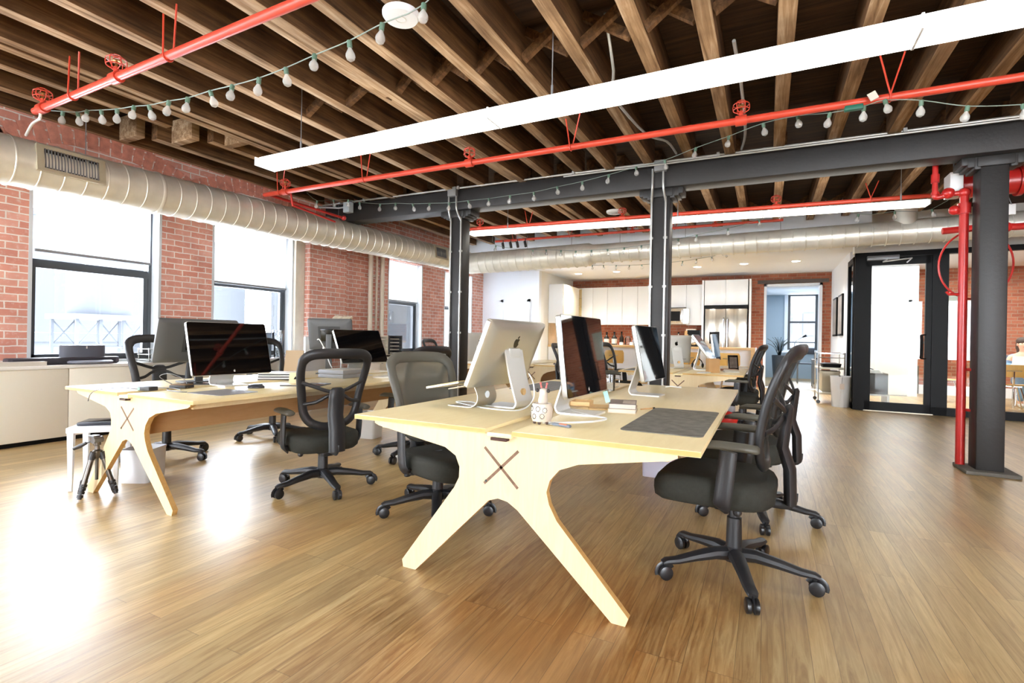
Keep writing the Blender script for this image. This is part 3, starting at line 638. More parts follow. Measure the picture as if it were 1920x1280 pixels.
# ------------------------------------------------------------------ sprinkler pipes
def sprinkler_pipe(label, p, q, r, heads, loops, r2=None, xc=None):
    p, q = Vector(p), Vector(q); d = q-p; L = d.length
    t = thing('sprinkler_pipe', label, 'pipe', p, math.atan2(d.y, d.x))
    m_ = MB()
    m_.cyl((0, 0, 0), (L, 0, 0), r, seg=16); m_.build('pipe', pipe_m, t)
    for x in heads:
        h = MB().cyl((x-0.04, 0, 0), (x+0.04, 0, 0), r*1.45, seg=16).cyl((x, 0, 0), (x, 0, r+0.045), 0.016, seg=10)
        o = h.build('sprinkler_tee', pipe_m, t)
        g = MB()
        for k in range(6):
            a = 2*PI*k/6; c_, s_ = math.cos(a), math.sin(a)
            g.tube(smooth_pts([(x+0.02*c_, 0.02*s_, r+0.03), (x+0.055*c_, 0.055*s_, r+0.05), (x+0.055*c_, 0.055*s_, r+0.10), (x+0.025*c_, 0.025*s_, r+0.12)], 3), 0.0035, seg=6)
        for zz, rr in ((r+0.055, 0.056), (r+0.095, 0.056), (r+0.12, 0.025)):
            g.tube([(x+rr*math.cos(2*PI*k/16), rr*math.sin(2*PI*k/16), zz) for k in range(16)], 0.0035, seg=6, closed=True)
        g.build('head_cage', pipe_m, t if False else o)
        MB().cyl((x, 0, r+0.03), (x, 0, r+0.085), 0.009, seg=8).lathe([(0.028, r+0.083), (0.028, r+0.088)], (x, 0, 0), 12).build('sprinkler_head', mat('brass', (170, 130, 80), 0.35, metal=1.0), o)
    for x in loops:
        h = MB(); n = 12
        h.tube([(x-0.07, 0.0, ZJ-p.z+0.03)]+[(x-0.012, -(r+0.004)*math.cos(PI*k/n), -(r+0.004)*math.sin(PI*k/n)) for k in range(n+1)]+[(x+0.07, 0.0, ZJ-p.z+0.03)], 0.006, seg=6)
        h.build('hanger_loop', pipe_m, t)
    return t
def scl(p, z, z0=2.75): k = (z-1.15)/(z0-1.15); return (p[0]*k, p[1]*k, z)
sprinkler_pipe('red sprinkler pipe nearest the camera, at the upper left over the windows', (-5.15, 1.86, 2.86), (1.0, 1.79, 2.86), 0.026, (0.13, 1.20, 3.9), (0.62, 1.82, 3.35))
sprinkler_pipe('orange red sprinkler pipe running just in front of the dark girder', (-5.55, 4.20, 2.86), (3.9, 4.34, 2.86), 0.027, (0.36, 2.92, 5.35, 8.1), (0.28, 1.6, 3.98, 6.30))
sprinkler_pipe('red sprinkler pipe just behind the girder above the far lamp', (-4.45, 7.12, 2.93), (3.3, 7.72, 2.93), 0.027, (0.25, 2.55, 4.55), (1.1, 5.6))
sprinkler_pipe('thin red sprinkler pipe farthest back, above the crossing duct', (-4.65, 8.50, 2.99), (0.2, 8.58, 2.99), 0.022, (2.6, 3.9), (0.4, 1.5, 3.3))
t = thing('drop_pipe', 'short red pipe elbow dropping to the girder end beside the window wall duct', 'pipe', (-5.5, 4.25, 2.86))
MB().tube([(0, 0, 0), (0.02, 0.5, -0.01), (0.05, 1.15, -0.03)], 0.018).tube([(0.35, 0.0, 0), (0.33, 0.05, -0.14), (0.2, 0.85, -0.16)], 0.014).ball((0.06, 1.15, -0.03), 0.035).build('pipe', dred_m, t)

t = thing('white_cable', 'short white cable hanging from the left end of the nearest red pipe', 'cable', (-5.06, 1.86, 2.84))
MB().tube(smooth_pts([(0, 0, 0.0), (-0.01, 0.0, -0.05), (-0.30, 0.06, -0.02), (-0.52, 0.10, -0.06)], 4), 0.010, seg=8).build('cord', wht_pl, t)
# fire riser beside the right column
t = thing('fire_riser', 'tall red standpipe with valves beside the right dark column', 'pipe', (1.655, 6.20, 0))
MB().cyl((0, 0, 0.03), (0, 0, 2.42), 0.036, seg=20).build('pipe', dred_m, t)
v = MB().cyl((0, 0, 2.40), (0, 0, 2.50), 0.052, seg=18).ball((-0.075, -0.01, 2.44), 0.045).cyl((0, 0, 2.5), (0, 0, 2.58), 0.034).ball((0, 0, 2.60), 0.05).cyl((-0.10, -0.01, 2.44), (-0.03, 0, 2.44), 0.03)
v.build('valve', dred_m, t)
e = MB().tube(smooth_pts([(0, 0, 2.60), (-0.08, 0, 2.60), (-0.16, 0, 2.585), (-0.215, 0, 2.58), (-0.22, 0, 2.64), (-0.22, 0, 2.95)], 3), 0.024, seg=12).ball((-0.12, 0, 2.61), 0.052).cyl((-0.22, 0, 2.72), (-0.22, 0, 2.80), 0.034).cyl((-0.22, 0, 2.60), (-0.22, 0, 2.63), 0.032)
e.build('elbow_pipe', dred_m, t)
MB().tube([(0.0, 0, 1.64), (-0.11, -0.03, 1.64), (-0.13, -0.035, 1.665)], 0.013).build('bracket', dred_m, t)
MB().cyl((0.03, 0, 0.93), (0.07, -0.06, 0.93), 0.014).cyl((0.03, 0, 0.55), (0.07, -0.06, 0.55), 0.014).build('wall_clamps', dred_m, t)
t = thing('large_red_pipe', 'thick red main pipe behind the right column at the picture edge', 'pipe', (2.0, 6.75, 2.80))
MB().cyl((-0.25, 0, 0), (1.6, 0, 0.02), 0.125, seg=24).cyl((0.0, 0, 0), (0.06, 0, 0), 0.145, seg=24).cyl((0.2, 0, 0), (0.24, 0, 0), 0.145, seg=24).build('pipe', dred_m, t)
MB().tube([(-0.3, 0.3, -0.40), (0.1, 0.3, -0.38), (0.3, 0.3, -0.40), (1.5, 0.3, -0.38)], 0.036).ball((0.22, 0.3, -0.4), 0.055).build('branch_pipe', dred_m, t)
t = thing('reflection_ring', 'thin red ring for a neon reflection behind the right column and the standpipe', 'hoop', (1.775, 6.32, 1.93))  # solid ring stands in for a red neon reflection in the glass
MB().tube([(0.275*math.cos(2*PI*k/48), 0, 0.33*math.sin(2*PI*k/48)) for k in range(48)], 0.009, closed=True).build('ring', dred_m, t)
MB().cyl((0.1, -0.10, 0.0), (0.1, 0.0, 0.31), 0.006).build('hook', dred_m, t)
t = thing('exit_sign_box', 'small white box hung beside the right column head', 'box', (1.57, 6.34, 2.72))
MB().box(-0.012, 0.09, -0.1, 0.1, -0.12, 0.10, bev=0.006).build('case', wht_pl, t); MB().cyl((0.04, 0, 0.1), (0.04, 0, 0.41), 0.006).build('rod', grey_m, t)
t = thing('exit_sign_box', 'small white tag hanging under the thick red main pipe', 'box', (2.06, 6.6, 2.50))
MB().box(-0.09, 0.09, -0.012, 0.012, -0.06, 0.04, bev=0.004).build('case', wht_pl, t); MB().cyl((0.06, 0, 0.04), (0.03, 0.05, 0.19), 0.004).cyl((-0.06, 0, 0.04), (-0.03, 0.05, 0.19), 0.004).build('wires', grey_m, t)

# ------------------------------------------------------------------ string lights
def string_light(label, pts, sag_free=True, scale=1.0, cordm=None, plug=None):
    pts = [Vector(p) for p in pts]
    t = thing('string_light', label, 'string lights', pts[0])
    o0 = pts[0]; rel = [p-o0 for p in pts]
    MB().tube(smooth_pts(rel, 3), 0.0034, seg=6).build('cord', cordm or cord_m, t)
    for i, p in enumerate(rel[1:-1]):
        tilt = Matrix.Translation(p) @ Matrix.Rotation(0.25*math.sin(i*2.3), 4, 'X') @ Matrix.Rotation(0.2*math.cos(i*1.7), 4, 'Y')
        s_ = scale
        b = MB().lathe([(0.006*s_, 0.004), (0.014*s_, 0.0), (0.0135*s_, -0.034*s_), (0.010*s_, -0.036*s_)], seg=12, M=tilt).build('socket', green_m, t)
        MB().lathe([(0.009*s_, -0.035*s_), (0.013*s_, -0.046*s_), (0.024*s_, -0.066*s_), (0.026*s_, -0.080*s_), (0.020*s_, -0.097*s_), (0.006*s_, -0.106*s_)], seg=14, M=tilt).build('bulb', bulb_m, b)
        f = MB()
        f.lathe([(0.004*s_, -0.036*s_), (0.003*s_, -0.06*s_)], seg=6, M=tilt)
        f.tube([tilt @ Vector((0.013*s_*math.sin(k*PI/4)-0.001, 0.013*s_*math.cos(k*PI/4), (-0.07-0.004*(k % 2))*s_)) for k in range(8)], 0.0022*s_, seg=5, closed=True).build('filament', fil_m, b)
    return t
k43 = 4.35/4.9
SA = [(-6.264, 2.34, 3.276), (-5.85, 2.313, 3.174), (-5.538, 2.293, 3.103), (-5.33, 2.279, 3.073), (-5.061, 2.261, 3.02), (-4.771, 2.242, 2.967), (-4.483, 2.223, 2.926), (-4.255, 2.209, 2.885), (-3.955, 2.189, 2.851), (-3.693, 2.171, 2.815), (-3.416, 2.153, 2.8), (-3.153, 2.136, 2.774), (-2.867, 2.117, 2.753), (-2.604, 2.099, 2.749), (-2.344, 2.082, 2.756), (-2.06, 2.063, 2.758), (-1.814, 2.046, 2.778), (-1.535, 2.027, 2.788), (-1.403, 2.018, 2.802)]
A2 = []
for i, p in enumerate(SA):
    k = 0.885+0.115*min(1, i/16)
    A2.append((p[0]*k, p[1]*k, 1.15+(p[2]-1.15)*k))
A2[-1] = (-1.2, 2.0, 2.95)
string_light('string of clear bulbs on green cord sagging below the nearest red pipe', A2)
SB = [(-5.3, 4.62, 2.97), (-5.42, 4.9, 2.95), (-5.44, 5.2, 3.04), (-5.36, 5.40, 3.08), (-5.24, 5.5, 3.06), (-4.95, 5.60, 3.03), (-4.685, 5.62, 3.016), (-4.387, 5.62, 2.978), (-4.099, 5.62, 2.955), (-3.78, 5.62, 2.929), (-3.491, 5.62, 2.927), (-3.181, 5.62, 2.921), (-2.877, 5.62, 2.928), (-2.557, 5.62, 2.932), (-2.252, 5.62, 2.96), (-1.94, 5.62, 2.986), (-1.624, 5.62, 3.025), (-1.317, 5.62, 3.068), (-1.008, 5.60, 3.095), (-0.654, 5.3, 3.07), (-0.336, 5.05, 3.043), (-0.052, 4.75, 2.996), (0.192, 4.5, 2.915), (0.39, 4.33, 2.832), (0.584, 4.25, 2.812), (0.702, 4.25, 2.83), (0.904, 4.25, 2.789), (1.158, 4.3, 2.723), (1.46, 4.4, 2.718), (1.677, 4.5, 2.739)]
tb = string_light('string of clear bulbs looping along the front face of the dark girder', SB)
t = thing('plug_adapter', 'small green plug and white tag tied under the orange red pipe', 'plug', (0.52, 4.22, 2.80))
MB().box(-0.055, 0.055, -0.02, 0.02, -0.02, 0.016, bev=0.006).build('plug', mat('green_plug', (24, 96, 78), 0.5), t)
MB().box(0.10, 0.15, -0.004, 0.004, -0.02, 0.035, M=Matrix.Rotation(R(-25), 4, 'Y')).build('tag', paper_m, t)
SCx = [(-4.6, 8.3, 3.12), (-4.478, 8.2, 2.852), (-3.732, 8.2, 2.726), (-3.475, 8.2, 2.71), (-3.195, 8.2, 2.684), (-2.923, 8.2, 2.658), (-2.65, 8.2, 2.65), (-2.375, 8.2, 2.65), (-2.09, 8.2, 2.658), (-1.815, 8.2, 2.675), (-1.506, 8.2, 2.697), (-1.248, 8.2, 2.737), (-0.974, 8.2, 2.783), (-0.538, 8.2, 2.845), (-0.124, 8.2, 2.936), (0.156, 8.2, 3.03), (0.779, 8.2, 3.06), (0.9, 8.2, 3.13)]
dk = mat('dark_green_socket', (52, 66, 58), 0.5)
string_light('string of clear bulbs hanging in front of the crossing duct', SCx, cordm=cord_m)
SDx = [(-3.3, 9.45, 2.9), (-3.2, 9.2, 2.62), (-2.893, 9.2, 2.549), (-2.681, 9.2, 2.539), (-2.444, 9.2, 2.527), (-2.203, 9.2, 2.515), (-1.986, 9.2, 2.513), (-1.647, 9.2, 2.524), (-1.294, 9.2, 2.541), (-1.071, 9.2, 2.565), (-0.837, 9.2, 2.596), (-0.608, 9.2, 2.644), (0.0, 9.2, 2.80), (0.2, 9.45, 2.9)]
string_light('string of small bulbs sagging under the white kitchen ceiling', [(x*1.02, y, z-0.0) for x, y, z in SDx], scale=0.8)
string_light('short string of bulbs at the far right end of the crossing duct', [(0.7, 8.2, 3.13), (1.06, 8.0, 2.86), (1.43, 7.9, 2.84), (1.8, 7.9, 2.83), (2.2, 7.9, 3.13)])

# ------------------------------------------------------------------ conduits, boxes, detectors
t = thing('conduit', 'grey electrical conduit clipped along the top edge of the dark girder', 'conduit', (-6.9, 5.62, ZJ+0.0))
MB().cyl((0.6, 0.0, 0.0), (12.5, 0.30, 0.0), 0.013, seg=8).cyl((4.7, 0.07, -0.035), (12.5, 0.26, -0.03), 0.011, seg=8).build('pipe', cond_m, t)
m_ = MB()
for k in range(7): m_.box(1.6+1.6*k, 1.63+1.6*k, 0.0+0.04*k, 0.03+0.04*k, -0.02, 0.022)
m_.build('clips', cond_m, t)
def column_conduit(x, y, lab, dxs):
    t = thing('conduit', lab, 'conduit', (x, y-0.115, 0))
    m_ = MB()
    for dx in dxs:
        m_.tube(smooth_pts([(dx, 0, 0.02), (dx, 0, 2.62), (dx*0.98, -0.005, 2.72), (dx*0.8, -0.075, 2.84), (dx*0.75, -0.09, 2.92), (dx*0.75, -0.09, 3.07)], 3), 0.0125, seg=8)
    m_.build('pipes', cond_m, t)
    c_ = MB()
    for z in (0.5, 1.2, 1.75, 2.3):
        for dx in dxs: c_.box(dx-0.022, dx+0.022, -0.004, 0.015, z, z+0.025)
    c_.build('clips', cond_m, t)
    MB().box(-0.055, 0.075, -0.13, -0.06, 3.03, 3.15, bev=0.006).build('junction_box', mat('box_grey', (124, 124, 122), 0.45), t)
column_conduit(-3.787, 5.90, 'pair of pale conduits running up the left dark column', (-0.075, 0.085))
column_conduit(-1.09, 5.97, 'pair of pale conduits running up the middle dark column', (-0.10, 0.055))
t = thing('junction_box', 'pale square junction box at the left end of the dark girder', 'box', (-5.55, 5.60, 3.05))
MB().box(-0.06, 0.06, -0.05, 0.04, -0.09, 0.06, bev=0.006).build('case', mat('box_pale', (190, 200, 204), 0.5), t)
MB().tube([(-0.5, -0.1, 0.02), (-0.2, 0, 0.0), (-0.05, 0, 0)], 0.014).build('pipe', cond_m, t)
t = thing('flexible_conduit', 'grey flexible conduit looping down from the deck near the middle column', 'conduit', (-1.0, 5.2, 3.0))
MB().tube(smooth_pts([(0.0, -1.9, 0.34), (-0.02, -1.6, 0.10), (-0.1, -1.3, 0.06), (-0.02, -0.5, 0.05), (0.1, -0.1, 0.1), (0.12, 0.35, 0.13)], 4), 0.011).build('pipe', cond_m, t)
t = thing('flexible_conduit', 'grey flexible conduit dropping from a joist to the girder, right of the middle column', 'conduit', (-0.28, 4.2, 3.1))
MB().tube(smooth_pts([(0.06, -0.6, 0.02), (0.08, 0.0, 0.0), (0.08, 0.8, 0.0), (0.06, 1.2, 0.02), (0.02, 1.52, 0.04)], 4), 0.012).build('pipe', cond_m, t)
t = thing('smoke_detector', 'round white disc detector on a joist near the nearest string of bulbs', 'detector', (-2.027, 2.45, ZJ-0.012))
MB().lathe([(0.02, -0.034), (0.10, -0.03), (0.112, -0.012), (0.112, 0.004)], seg=32).build('disc', white_m, t); MB().tube([(0.03*math.cos(2*PI*k/20), 0.03*math.sin(2*PI*k/20), -0.034) for k in range(20)], 0.002, closed=True, seg=5).build('ring', aluw_m, t)
t = thing('smoke_detector', 'round white disc detector on a joist behind the girder', 'detector', (-2.10, 7.62, ZJ-0.012))
MB().lathe([(0.02, -0.03), (0.12, -0.03), (0.13, -0.012), (0.13, 0.004)], seg=32).build('disc', white_m, t); MB().cyl((0, 0, -0.05), (0, 0, -0.03), 0.05).build('sensor', aluw_m, t)
t = thing('track_spotlights', 'cluster of small black spotlights on the far thin red pipe', 'spotlights', (-4.3, 8.45, 2.93))
for dx in (-0.16, 0.0, 0.14, 0.30): MB().cyl((dx, -0.02, 0), (dx+0.05, -0.08, -0.10), 0.026, seg=10).cyl((dx, 0, 0.0), (dx, 0, 0.06), 0.008).build('spotlight', mat('spot_black', (60, 62, 62), 0.4), t)
# recessed downlights in the kitchen ceiling
for i, (x, y) in enumerate(((-4.5, 12.87), (-3.45, 12.77), (-1.47, 12.57), (-0.47, 12.4), (0.54, 12.35))):
    lab = ('leftmost recessed downlight in the white kitchen ceiling', 'second recessed downlight from the kitchen side wall', 'recessed downlight in the kitchen ceiling just right of the middle column', 'recessed downlight in front of the fridge cabinet', 'recessed downlight in front of the brick doorway')[i]
    t = thing('downlight', lab, 'light', (x, y, 2.9), group='recessed kitchen downlights')
    MB().lathe([(0.11, -0.006), (0.115, 0.0)], seg=24).build('trim_ring', white_m, t)
    MB().lathe([(0.08, -0.0085), (0.082, -0.006)], seg=24).build('lens', lampw_m, t)
    L_ = bpy.data.lights.new('downlight_beam', 'SPOT'); L_.energy = 85; L_.spot_size = R(125); L_.spot_blend = 0.8; L_.shadow_soft_size = 0.08; L_.color = (1, 0.97, 0.93)
    o = bpy.data.objects.new('downlight_beam', L_); o.location = (0, 0, -0.02); o.parent = t; COL.objects.link(o); o['kind'] = 'helper'
# pipes down the brick wall
for i, (y, r, lab) in enumerate(((7.50, 0.045, 'thick cream wall pipe nearest the brick pier'), (7.67, 0.022, 'thin middle cream wall pipe on the brick'), (7.83, 0.045, 'thick cream wall pipe nearest the third window'))):
    t = thing('riser_pipe', lab, 'pipe', (XW+0.07, y, 0), group='cream pipes on the brick wall')
    MB().cyl((0, 0, 0.02), (0, 0, 2.9), r, seg=14).build('pipe', mat('pipe_cream', (212, 202, 182), 0.5), t)
    MB().box(-0.065, 0.0, -0.03, 0.03, 1.5, 1.53).box(-0.065, 0.0, -0.03, 0.03, 2.3, 2.33).build('bracket', mat('pipe_cream', (212, 202, 182), 0.5), t)
# ------------------------------------------------------------------ desks
PANEL = [(-0.316, 0.716), (-0.315, 0.70), (-0.345, 0.685), (-0.709, 0.624), (-0.793, 0.59), (-0.836, 0.538), (-0.85, 0.486), (-0.837, 0.434), (-0.801, 0.370), (-0.492, 0.035), (-0.505, 0.0), (-0.560, 0.0), (-0.985, 0.385), (-1.035, 0.415), (-1.083, 0.423), (-1.13, 0.407), (-1.171, 0.365), (-1.53, 0.0), (-1.605, 0.0), (-1.612, 0.035), (-1.315, 0.44), (-1.290, 0.49), (-1.288, 0.54), (-1.31, 0.59), (-1.37, 0.624), (-1.775, 0.690), (-1.80, 0.70), (-1.80, 0.716)]
def make_desk(label, x0, x1, y0, y1):
    # x0..x1 outer edges of the tops, y0 near edge, y1 far edge
    cx = -1.07; k = (x1-x0)/1.68
    t = thing('trestle_desk', label, 'desk', ((x0+x1)/2, y0, 0), group='birch plywood bench desks')
    Ld = y1-y0
    h = 0.84*k; g = 0.065*k
    for s_ in (-1, 1):
        a, b = sorted((s_*g, s_*h))
        o = MB().box(a, b, 0, Ld, 0.716, 0.7395, bev=0.002).build('desktop', ply_top, t)
        e = MB().box(a+0.001, b-0.001, -0.0012, 0.0, 0.719, 0.737); e.build('ply_edge', ply_edge, o)
    o = MB().box(-g+0.004, g-0.004, 0.004, Ld-0.004, 0.704, 0.724, bev=0.002).build('cable_tray_lid', ply_top, t)
    MB().box(-g*0.6, g*0.6, -0.002, 0.03, 0.690, 0.703).build('cable_slot', mat('slot_dark', (70, 44, 36), 0.8), o)
    for yy in (0.03, Ld-0.06):
        poly = [((u-cx)*k, v) for u, v in PANEL]
        lg = MB().prism(poly, yy, yy+0.032, lambda u, v, w: (u, w, v)).build('leg_frame', ply_leg, t, smooth=30)
        lg.data.materials.append(ply_edge)
        for p in lg.data.polygons:
            if abs(p.normal.y) < 0.5: p.material_index = 1; p.use_smooth = True
        xs = MB()
        for s_ in (-1, 1):
            M = Matrix.Translation((0.0, yy-0.0008, 0.565)) @ Matrix.Rotation(R(44)*s_, 4, 'Y')
            xs.box(-0.118*k, 0.118*k, 0, 0.0335, -0.0065, 0.0065, M=M)
        xs.build('cross_slot', slot_m, lg)
        MB().cyl((-0.075*k, yy-0.0015, 0.495), (-0.075*k, yy, 0.495), 0.006, seg=10).build('slot_screw', logo_m, lg)
    MB().box(-0.012, 0.012, 0.062, Ld-0.062, 0.44, 0.703).build('stretcher', MATS.get('ply_shade') or ply_mat('ply_shade', (186, 146, 102), 0.9, 'y', 0.5), t)
    for s_ in (-1, 1):
        a, b = sorted((s_*0.69*k, s_*0.715*k)); MB().box(a, b, 0.07, Ld-0.07, 0.672, 0.716).build('edge_rail', ply_leg, t)
    return t
make_desk('nearest birch plywood desk with a crossed slot in its splayed front leg frame', -1.915, -0.21, 2.0, 4.80)
make_desk('left birch plywood desk beside the tripod and the white stool', -4.60, -3.06, 1.86, 4.72)
make_desk('farther birch plywood desk beyond the dark girder, before the kitchen bar', -1.80, -0.24, 6.84, 9.45)
make_desk('farthest left birch plywood desk near the white drawer units', -5.25, -3.98, 6.8, 8.7)
make_desk('birch plywood desk behind the left dark column, in front of the white partition', -3.92, -2.72, 7.3, 9.2)

# ------------------------------------------------------------------ task chairs
OUT = [(0.0, 1.108), (0.14, 1.106), (0.205, 1.092), (0.240, 1.055), (0.244, 0.98), (0.232, 0.89), (0.216, 0.80), (0.206, 0.73), (0.190, 0.665), (0.150, 0.61), (0.08, 0.578), (0.0, 0.572)]
def xb(z, y): return -0.135-0.135*(z-0.57)/0.53+0.03*math.sin(PI*min(1, max(0, (z-0.57)/0.5)))+0.75*y*y
def wat(z):
    for (y1, z1), (y2, z2) in zip(OUT[:-1], OUT[1:]):
        if z2 <= z <= z1: return y1+(y2-y1)*(z1-z)/max(1e-6, z1-z2)
    return 0.0
def make_chair(mesh_m, frame_m, braces=True):
    t = thing('office_chair', 'black mesh office chair', 'chair')
    hub = MB().lathe([(0.03, 0.075), (0.046, 0.08), (0.048, 0.135), (0.036, 0.15), (0.034, 0.19)], seg=20).build('base_hub', plas_m, t)
    for k in range(5):
        a = 2*PI*k/5
        lg = MB()
        pts = [(0.03, 0, 0.113), (0.10, 0, 0.118), (0.20, 0, 0.104), (0.29, 0, 0.088), (0.345, 0, 0.086), (0.364, 0, 0.078)]
        lg.tube(pts, [0.036, 0.036, 0.031, 0.028, 0.027, 0.020], [0.034, 0.030, 0.024, 0.019, 0.016, 0.012], up=(0, 0, 1), seg=10)
        o = lg.build('leg', plas_m, t); o.rotation_euler.z = a
        c = MB().cyl((0.345, 0, 0.085), (0.345, 0, 0.045), 0.011, seg=8)
        c.tube([(0.352+0.037*math.cos(q), 0, 0.035+0.037*math.sin(q)) for q in [PI*j/8 for j in range(-1, 8)]], 0.014, 0.003, up=(0, 1, 0), seg=8)
        for s_ in (-1, 1): c.lathe([(0.006, 0.0), (0.031, 0.0), (0.033, 0.005), (0.033, 0.018), (0.024, 0.022), (0.004, 0.022)], seg=18, M=Matrix.Translation((0.352, s_*0.006, 0.033)) @ Matrix.Rotation(-s_*PI/2, 4, 'X'))
        c.build('caster', wheel_m, o)
    MB().lathe([(0.037, 0.15), (0.034, 0.29), (0.030, 0.292), (0.026, 0.295), (0.026, 0.40)], seg=18).build('gas_cylinder', plas_m, t)
    up = []
    mech = MB().box(-0.14, 0.14, -0.10, 0.10, 0.375, 0.42, bev=0.012).box(-0.10, -0.04, -0.045, 0.045, 0.34, 0.38, bev=0.01).box(0.08, 0.16, -0.07, -0.02, 0.335, 0.38, bev=0.012)
    mech.tube(smooth_pts([(-0.1, 0, 0.39), (-0.2, 0, 0.385), (-0.245, 0, 0.40), (-0.252, 0, 0.45)], 3), 0.02, 0.008, up=(0, 1, 0))
    up.append(mech.build('mechanism', plas_m, t))
    up.append(MB().cyl((0.02, -0.08, 0.39), (0.02, -0.24, 0.385), 0.006, seg=8).ball((0.02, -0.25, 0.385), (0.013, 0.028, 0.013), 10, 6).build('lever', plas_m, t))
    up.append(MB().cyl((-0.02, 0.05, 0.385), (-0.03, 0.17, 0.37), 0.006, seg=8).ball((-0.03, 0.18, 0.37), 0.02, 10, 6).build('tension_knob', plas_m, t))
    # seat cushion
    rings = []
    base = rrect(0.55, 0.505, 0.15, 5)
    for (sc, z) in ((0.72, 0.385), (0.90, 0.388), (0.98, 0.41), (1.0, 0.45), (0.995, 0.478), (0.95, 0.500), (0.84, 0.510), (0.55, 0.502), (0.2, 0.498)):
        r_ = []
        for u, v in base:
            x = u*sc+0.09; y = v*sc
            f = max(0, (x-0.22)/0.15); zz = z-0.030*f*f+(0.010*(y/0.25)**2 if z > 0.47 else 0)
            r_.append((x, y, zz))
        rings.append(r_)
    up.append(MB().loft(rings).build('seat', seat_m, t, smooth=60))
    # backrest frame, mesh, braces and spine
    half = [(y, z) for y, z in OUT]; loop = half+[(-y, z) for y, z in half[-2:0:-1]]
    lp = smooth_pts([(xb(z, y), y, z) for y, z in loop], 3, closed=True)
    top = [0.038 if p.z > 1.04 else 0.031 for p in lp]
    fr = MB().tube(lp, top, 0.020, up=(1, 0, 0.2), seg=10, closed=True).build('backrest_frame', frame_m, t, smooth=60); up.append(fr)
    m_ = MB(); zz = [0.572+0.536*i/16 for i in range(17)]
    m_.loft([[(xb(z, q*wat(z)), q*wat(z), z) for q in [j/8-1 for j in range(17)]] for z in zz], closed_ring=False, cap=False)
    up.append(m_.build('backrest_mesh', mesh_m, t, smooth=80))
    if braces:
        for nm, pts in (('upper', [(-1, 0.905), (-0.6, 0.865), (-0.22, 0.835), (0.22, 0.835), (0.6, 0.865), (1, 0.905)]), ('lower', [(-1, 0.745), (-0.6, 0.760), (-0.22, 0.805), (0.22, 0.805), (0.6, 0.760), (1, 0.745)])):
            q = smooth_pts([(xb(z, f*wat(z))-0.018-0.03*(1-abs(f)), f*wat(z), z) for f, z in pts], 3)
            up.append(MB().tube(q, 0.013, 0.009, up=(1, 0, 0), seg=8).build('back_brace', frame_m, t, smooth=60))
    sp_pts = [(xb(0.86, 0)-0.045, 0, 0.86), (xb(0.84, 0)-0.055, 0, 0.845), (xb(0.78, 0)-0.06, 0, 0.78), (xb(0.66, 0)-0.062, 0, 0.66), (-0.235, 0, 0.56), (-0.24, 0, 0.40)]
    up.append(MB().tube(sp_pts, [0.035, 0.055, 0.06, 0.06, 0.062, 0.062], [0.014, 0.020, 0.023, 0.026, 0.028, 0.028], up=(1, 0, 0), seg=12).build('spine', plas_m, t, smooth=50))
    for s_ in (-1, 1):
        p = MB().tube(smooth_pts([(0.03, s_*0.14, 0.405), (0.03, s_*0.23, 0.402), (0.025, s_*0.282, 0.425), (0.015, s_*0.292, 0.50), (0.0, s_*0.292, 0.665)], 3), 0.038, 0.016, up=(0, s_, 0.2), seg=10).build('arm_post', plas_m, t, smooth=60); up.append(p)
        prof = []
        for x, w, zc in ((-0.125, 0.022, 0.682), (-0.115, 0.034, 0.684), (-0.06, 0.043, 0.687), (0.04, 0.046, 0.689), (0.10, 0.040, 0.687), (0.135, 0.03, 0.680), (0.147, 0.016, 0.675)):
            prof.append([(x, s_*0.288+w*math.cos(2*PI*k/14), zc+0.019*math.sin(2*PI*k/14)*(1 if w > 0.03 else 0.6)) for k in range(14)])
        MB().loft(prof).build('arm_pad', padb_m, p, smooth=60)
    return t, [o.name for o in up]
chA, upA = make_chair(meshd_m, plas_m); chB, upB = make_chair(meshg_m, frameg_m, braces=True)
UPN = {'mechanism', 'lever', 'tension_knob', 'seat', 'backrest_frame', 'backrest_mesh', 'back_brace', 'spine', 'arm_post'}
used_ch = set()
def place_chair(x, y, face, base_rot, lift, label, proto=None, tilt=0):
    pr = proto or chA
    if pr.name not in used_ch: o = pr; used_ch.add(pr.name)
    else: o = copy_tree(pr)
    o.location = (x, y, 0); o.rotation_euler = (0, 0, R(face)); tag(o, label, 'chair', 'mesh office chairs around the desks')
    todo.append((o, lift, base_rot-face)); return o
todo = []
place_chair(-0.127, 2.727, 177, 357, 0.0, 'nearest black mesh office chair pushed in at the right side of the nearest desk')
place_chair(-0.05, 3.74, 174, 352, 0.0, 'black office chair directly behind the nearest one, at the same desk side')
place_chair(-2.98, 2.79, 160, 45, -0.09, 'black mesh office chair seen from behind at the right side of the left desk')
place_chair(-1.93, 2.79, -18, 15, -0.10, 'olive grey mesh office chair tucked under the left side of the nearest desk', chB)
place_chair(-4.86, 2.72, -12, 20, -0.02, 'black office chair behind the big black monitor, left side of the left desk')
place_chair(-4.93, 3.88, 0, 40, -0.04, 'black office chair at the left desk, seen between two monitors below the window')
place_chair(-3.02, 3.95, 172, 60, -0.08, 'black office chair behind the olive grey one, at the left desk')
place_chair(-5.62, 8.1, 8, 10, -0.03, 'small dark office chair farthest left, by the last left windows')
place_chair(-2.35, 6.55, 10, 10, -0.05, 'black framed office chair seen between the two nearest silver computers')
place_chair(-2.12, 8.05, -5, 30, -0.03, 'dark office chair at the left side of the farther desk, before the bar')
place_chair(-2.08, 7.3, 5, 50, -0.05, 'dark office chair just right of the tall glossy screen, mostly hidden by it')
place_chair(-0.27, 7.15, 172, 20, -0.02, 'black office chair at the near right side of the farther desk')
place_chair(-0.27, 7.98, 178, 55, -0.03, 'black office chair at the farther desk, farthest one, in front of the doorway')
